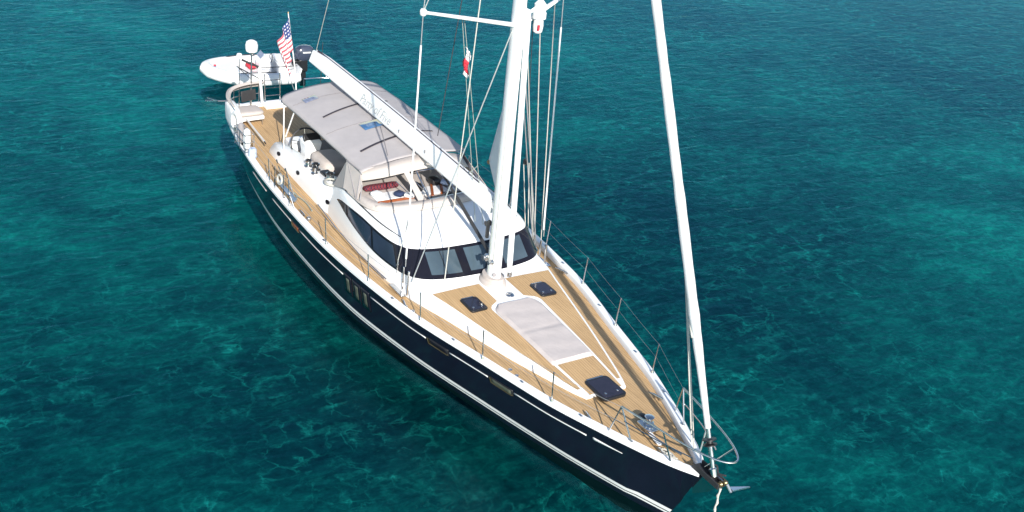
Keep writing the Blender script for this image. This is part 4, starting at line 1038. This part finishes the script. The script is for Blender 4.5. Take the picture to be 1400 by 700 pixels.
# ------------------------------------------------------------------ tender
td = empty('tender', (-6.62, -.5, 0)); tag(td, 'white motor dinghy with outboard engine tied across the stern of the yacht', 'dinghy')
td.rotation_euler = (0, 0, R(86))          # local +x runs from bow (0) to stern (4.2)
L_ = 3.45
def twid(x): return 1.28 * (1 - (1 - min(1, x / 1.9)) ** 2.2) ** .62 if x > 0 else 0.02
mb = MB(); P = [(L_, -.80, .42)]
side = [(x, -max(0, twid(x) - .22), .42 + .16 * max(0, 1 - x / 1.6) ** 1.5) for x in frange(L_ - .2, .22, 16)]
P = side + [(.12, 0, .60)] + [(x, -y, z) for x, y, z in side[::-1]]
rr_ = [.14] + [.22] * (len(P) - 2) + [.14]
P = [Vector(p) for p in P]; mb.tube(P, rr_, 14); mb.build('inflatable_tube', 'hyp', td)
mb = MB(); rows = []
for x in frange(.18, L_ - .1, 16):
    w_ = max(.02, twid(x) - .25); k = .35 * max(0, 1 - x / 1.5) ** 1.5
    rows.append([(x, -w_, .32 + k), (x, -w_ * .6, .02 + k * 1.1), (x, 0, -.16 + k * 1.6), (x, w_ * .6, .02 + k * 1.1), (x, w_, .32 + k)])
i2 = mb.grid(rows); mb.face(i2[-1]); mb.build('tender_hull', 'gel', td)
mb = MB(); mb.prism([(.5, -.25), (.5, .25), (1.3, .62), (L_ - .12, .70), (L_ - .12, -.70), (1.3, -.62)], .28, .34); mb.build('tender_floor', 'sand', td)
mb = MB(); mb.prism([(.42, -.2), (.42, .2), (1.15, .62), (1.25, .62), (1.25, -.62), (1.15, -.62)], .33, .60); mb.build('bow_locker', 'gel', td, bevel=.03)
mb = MB(); mb.slab([(L_ - .12, -.72, .30), (L_ - .12, .72, .30), (L_ - .02, .72, .62), (L_ - .02, -.72, .62)], .06); mb.build('transom', 'gel', td, smooth=False)
cs = MB(); cs.grid([[(2.0 + a, b_, z) for a, b_ in ((0, -.28), (.45, -.28), (.45, .28), (0, .28))] for z in (.34,)] + [[(2.02 + a, b_, z) for a, b_ in ((0, -.27), (.4, -.27), (.4, .27), (0, .27))] for z in (.85,)] + [[(2.1 + a, b_, z) for a, b_ in ((0, -.24), (.25, -.24), (.25, .24), (0, .24))] for z in (.95,)], True)
cs.face([8, 9, 10, 11]); cso = cs.build('console', 'gel', td, bevel=.02)
mb = MB(); mb.tube([(2.50 + .03 * math.sin(a), .17 * math.cos(a), .84 + .16 * math.sin(a)) for a in frange(0, 6.2832, 17)[:-1]], .014, 6, closed=True); mb.build('tender_wheel', 'black', cso)
mb = MB(); mb.slab([(2.05, -.25, .93), (2.05, .25, .93), (2.18, .22, 1.10), (2.18, -.22, 1.10)], .012); mb.build('windscreen', 'greyvinyl', cso, smooth=False)
mb = MB(); mb.box((2.85, 0, .55), (.4, 1.1, .42)); se = mb.build('tender_seat', 'gel', td, bevel=.05)
mb = MB(); mb.box((2.85, 0, .79), (.38, 1.05, .08)); mb.build('seat_pad', 'hyp', se, bevel=.03)
for s in (-1, 1):
    mb = MB(); mb.tube(curve_pts([(1.1, s * .92, .66), (1.6, s * 1.0, .68), (2.4, s * 1.02, .66)], 5), .018, 6); mb.build('grab_line', 'roped', td)
mb = MB(); mb.lathe((.42, -.1, .72), [(.05, 0), (.05, .03), (.02, .04)], 10); mb.build('bow_eye', 'red', td)
# outboard motor
ob = MB(); rows = []
for z, lx, ly, ox in ((.72, .20, .15, 0), (.80, .32, .20, .0), (1.0, .36, .22, .02), (1.16, .33, .20, .04), (1.24, .22, .14, .05), (1.26, .05, .04, .05)):
    rows.append([(L_ + .28 + ox + lx * math.copysign(abs(math.cos(a)) ** .7, math.cos(a)), ly * math.copysign(abs(math.sin(a)) ** .7, math.sin(a)), z) for a in frange(0, 6.2832, 21)[:-1]])
i2 = ob.grid(rows, True); ob.face(i2[0]); ob.face(i2[-1]); eng = ob.build('outboard_motor', 'engine', td)
mb = MB(); mb.box((L_ + .25, 0, .52), (.34, .30, .46)); mb.box((L_ + .28, 0, .05), (.22, .12, .7)); mb.build('engine_leg', 'black', eng, bevel=.03)
mb = MB(); mb.box((L_ + .02, 0, .62), (.28, .3, .22)); mb.build('engine_bracket', 'black', eng, bevel=.03)
mb = MB(); mb.box((L_ + .35, -.222, 1.05), (.3, .01, .05)); mb.build('engine_stripe', 'stripe', eng)
# stuff in the tender
def td_local(x, y, z): 
    a = R(86); return (-6.62 + x * math.cos(a) - y * math.sin(a), -.5 + x * math.sin(a) + y * math.cos(a), z)
puff(td_local(1.9, .45, .44), (.5, .3, .14), 'red', 'life_jacket', 'pinkish red life jacket lying in the dinghy beside its console', 'life jacket')
mb = MB(); mb.tube([td_local(1.6, -.62, .72), td_local(3.3, -.60, .70)], .016, 6); tag(mb.build('oar', 'rubber'), 'dark oar laid along the near side of the dinghy', 'oar')
mb = MB(); mb.tube(sag(td_local(L_ - .2, .5, .6), (-.58, .6, 1.6), .25, 14), .014, 6); tag(mb.build('painter', 'rope'), 'slack rope tying the dinghy to the yacht stern', 'rope')

# ------------------------------------------------------------------ small gear on the starboard side deck
mb = MB(); mb.tube(curve_pts([(5.55, -2.35, 1.46), (5.9, -2.2, 1.47), (6.3, -2.35, 1.46), (6.0, -2.5, 1.46), (5.7, -2.3, 1.47), (6.4, -2.15, 1.46), (7.0, -2.2, 1.46)], 6), .016, 6)
tag(mb.build('loose_rope', 'ropeg'), 'grey rope lying in loose bends on the starboard side deck beside the boarding gate', 'rope')
gp = empty('folded_gangway', (5.75, -2.48, 1.50)); tag(gp, 'folded steel boarding steps leaning on the starboard rail at the gate', 'boarding steps')
for dx in (-.30, .30): MB().tube([(dx, .16, 0), (dx - .08, -.05, .78)], .018, 6).build('side_rail', 'steel', gp)
for k in range(4): MB().box((-.02 * k, .13 - .05 * k, .12 + .18 * k), (.58, .07, .025)).build('tread', 'teak', gp, bevel=.005)
for k, (x, y) in enumerate(((2.45, -2.30), (3.3, -2.40))):
    mb = MB(); mb.lathe((x, y, 1.46), [(.10, 0), (.12, .04), (.11, .26), (.08, .30)], 14)
    tag(mb.build('bucket' if k == 0 else 'winch_cover', 'black' if k == 0 else 'bluecloth'), ('small black bucket outboard of the boat hook on the aft starboard deck', 'pale blue cloth cover standing forward of the rail basket on the starboard deck')[k], ('bucket', 'cover')[k])

mb = MB(); P = []
for k in range(60):
    a = k * .55; P.append((19.15 + .20 * math.cos(a) + .006 * k, -.22 + .07 * math.sin(a * 1.3), 1.60 + .012 * math.sin(a * 2.1)))
mb.tube(P, .013, 6); tag(mb.build('snubber_rope', 'rope'), 'tangled pale snubber rope lying on the teak right behind the bow roller', 'rope')
mb = MB(); mb.tube(curve_pts([(19.9, .10, 1.70), (20.05, .22, 1.78), (20.2, .16, 1.72), (20.35, .2, 1.76)], 5), .018, 6)
tag(mb.build('black_strop', 'roped'), 'short black strop looped over the port side of the bow roller', 'strop')
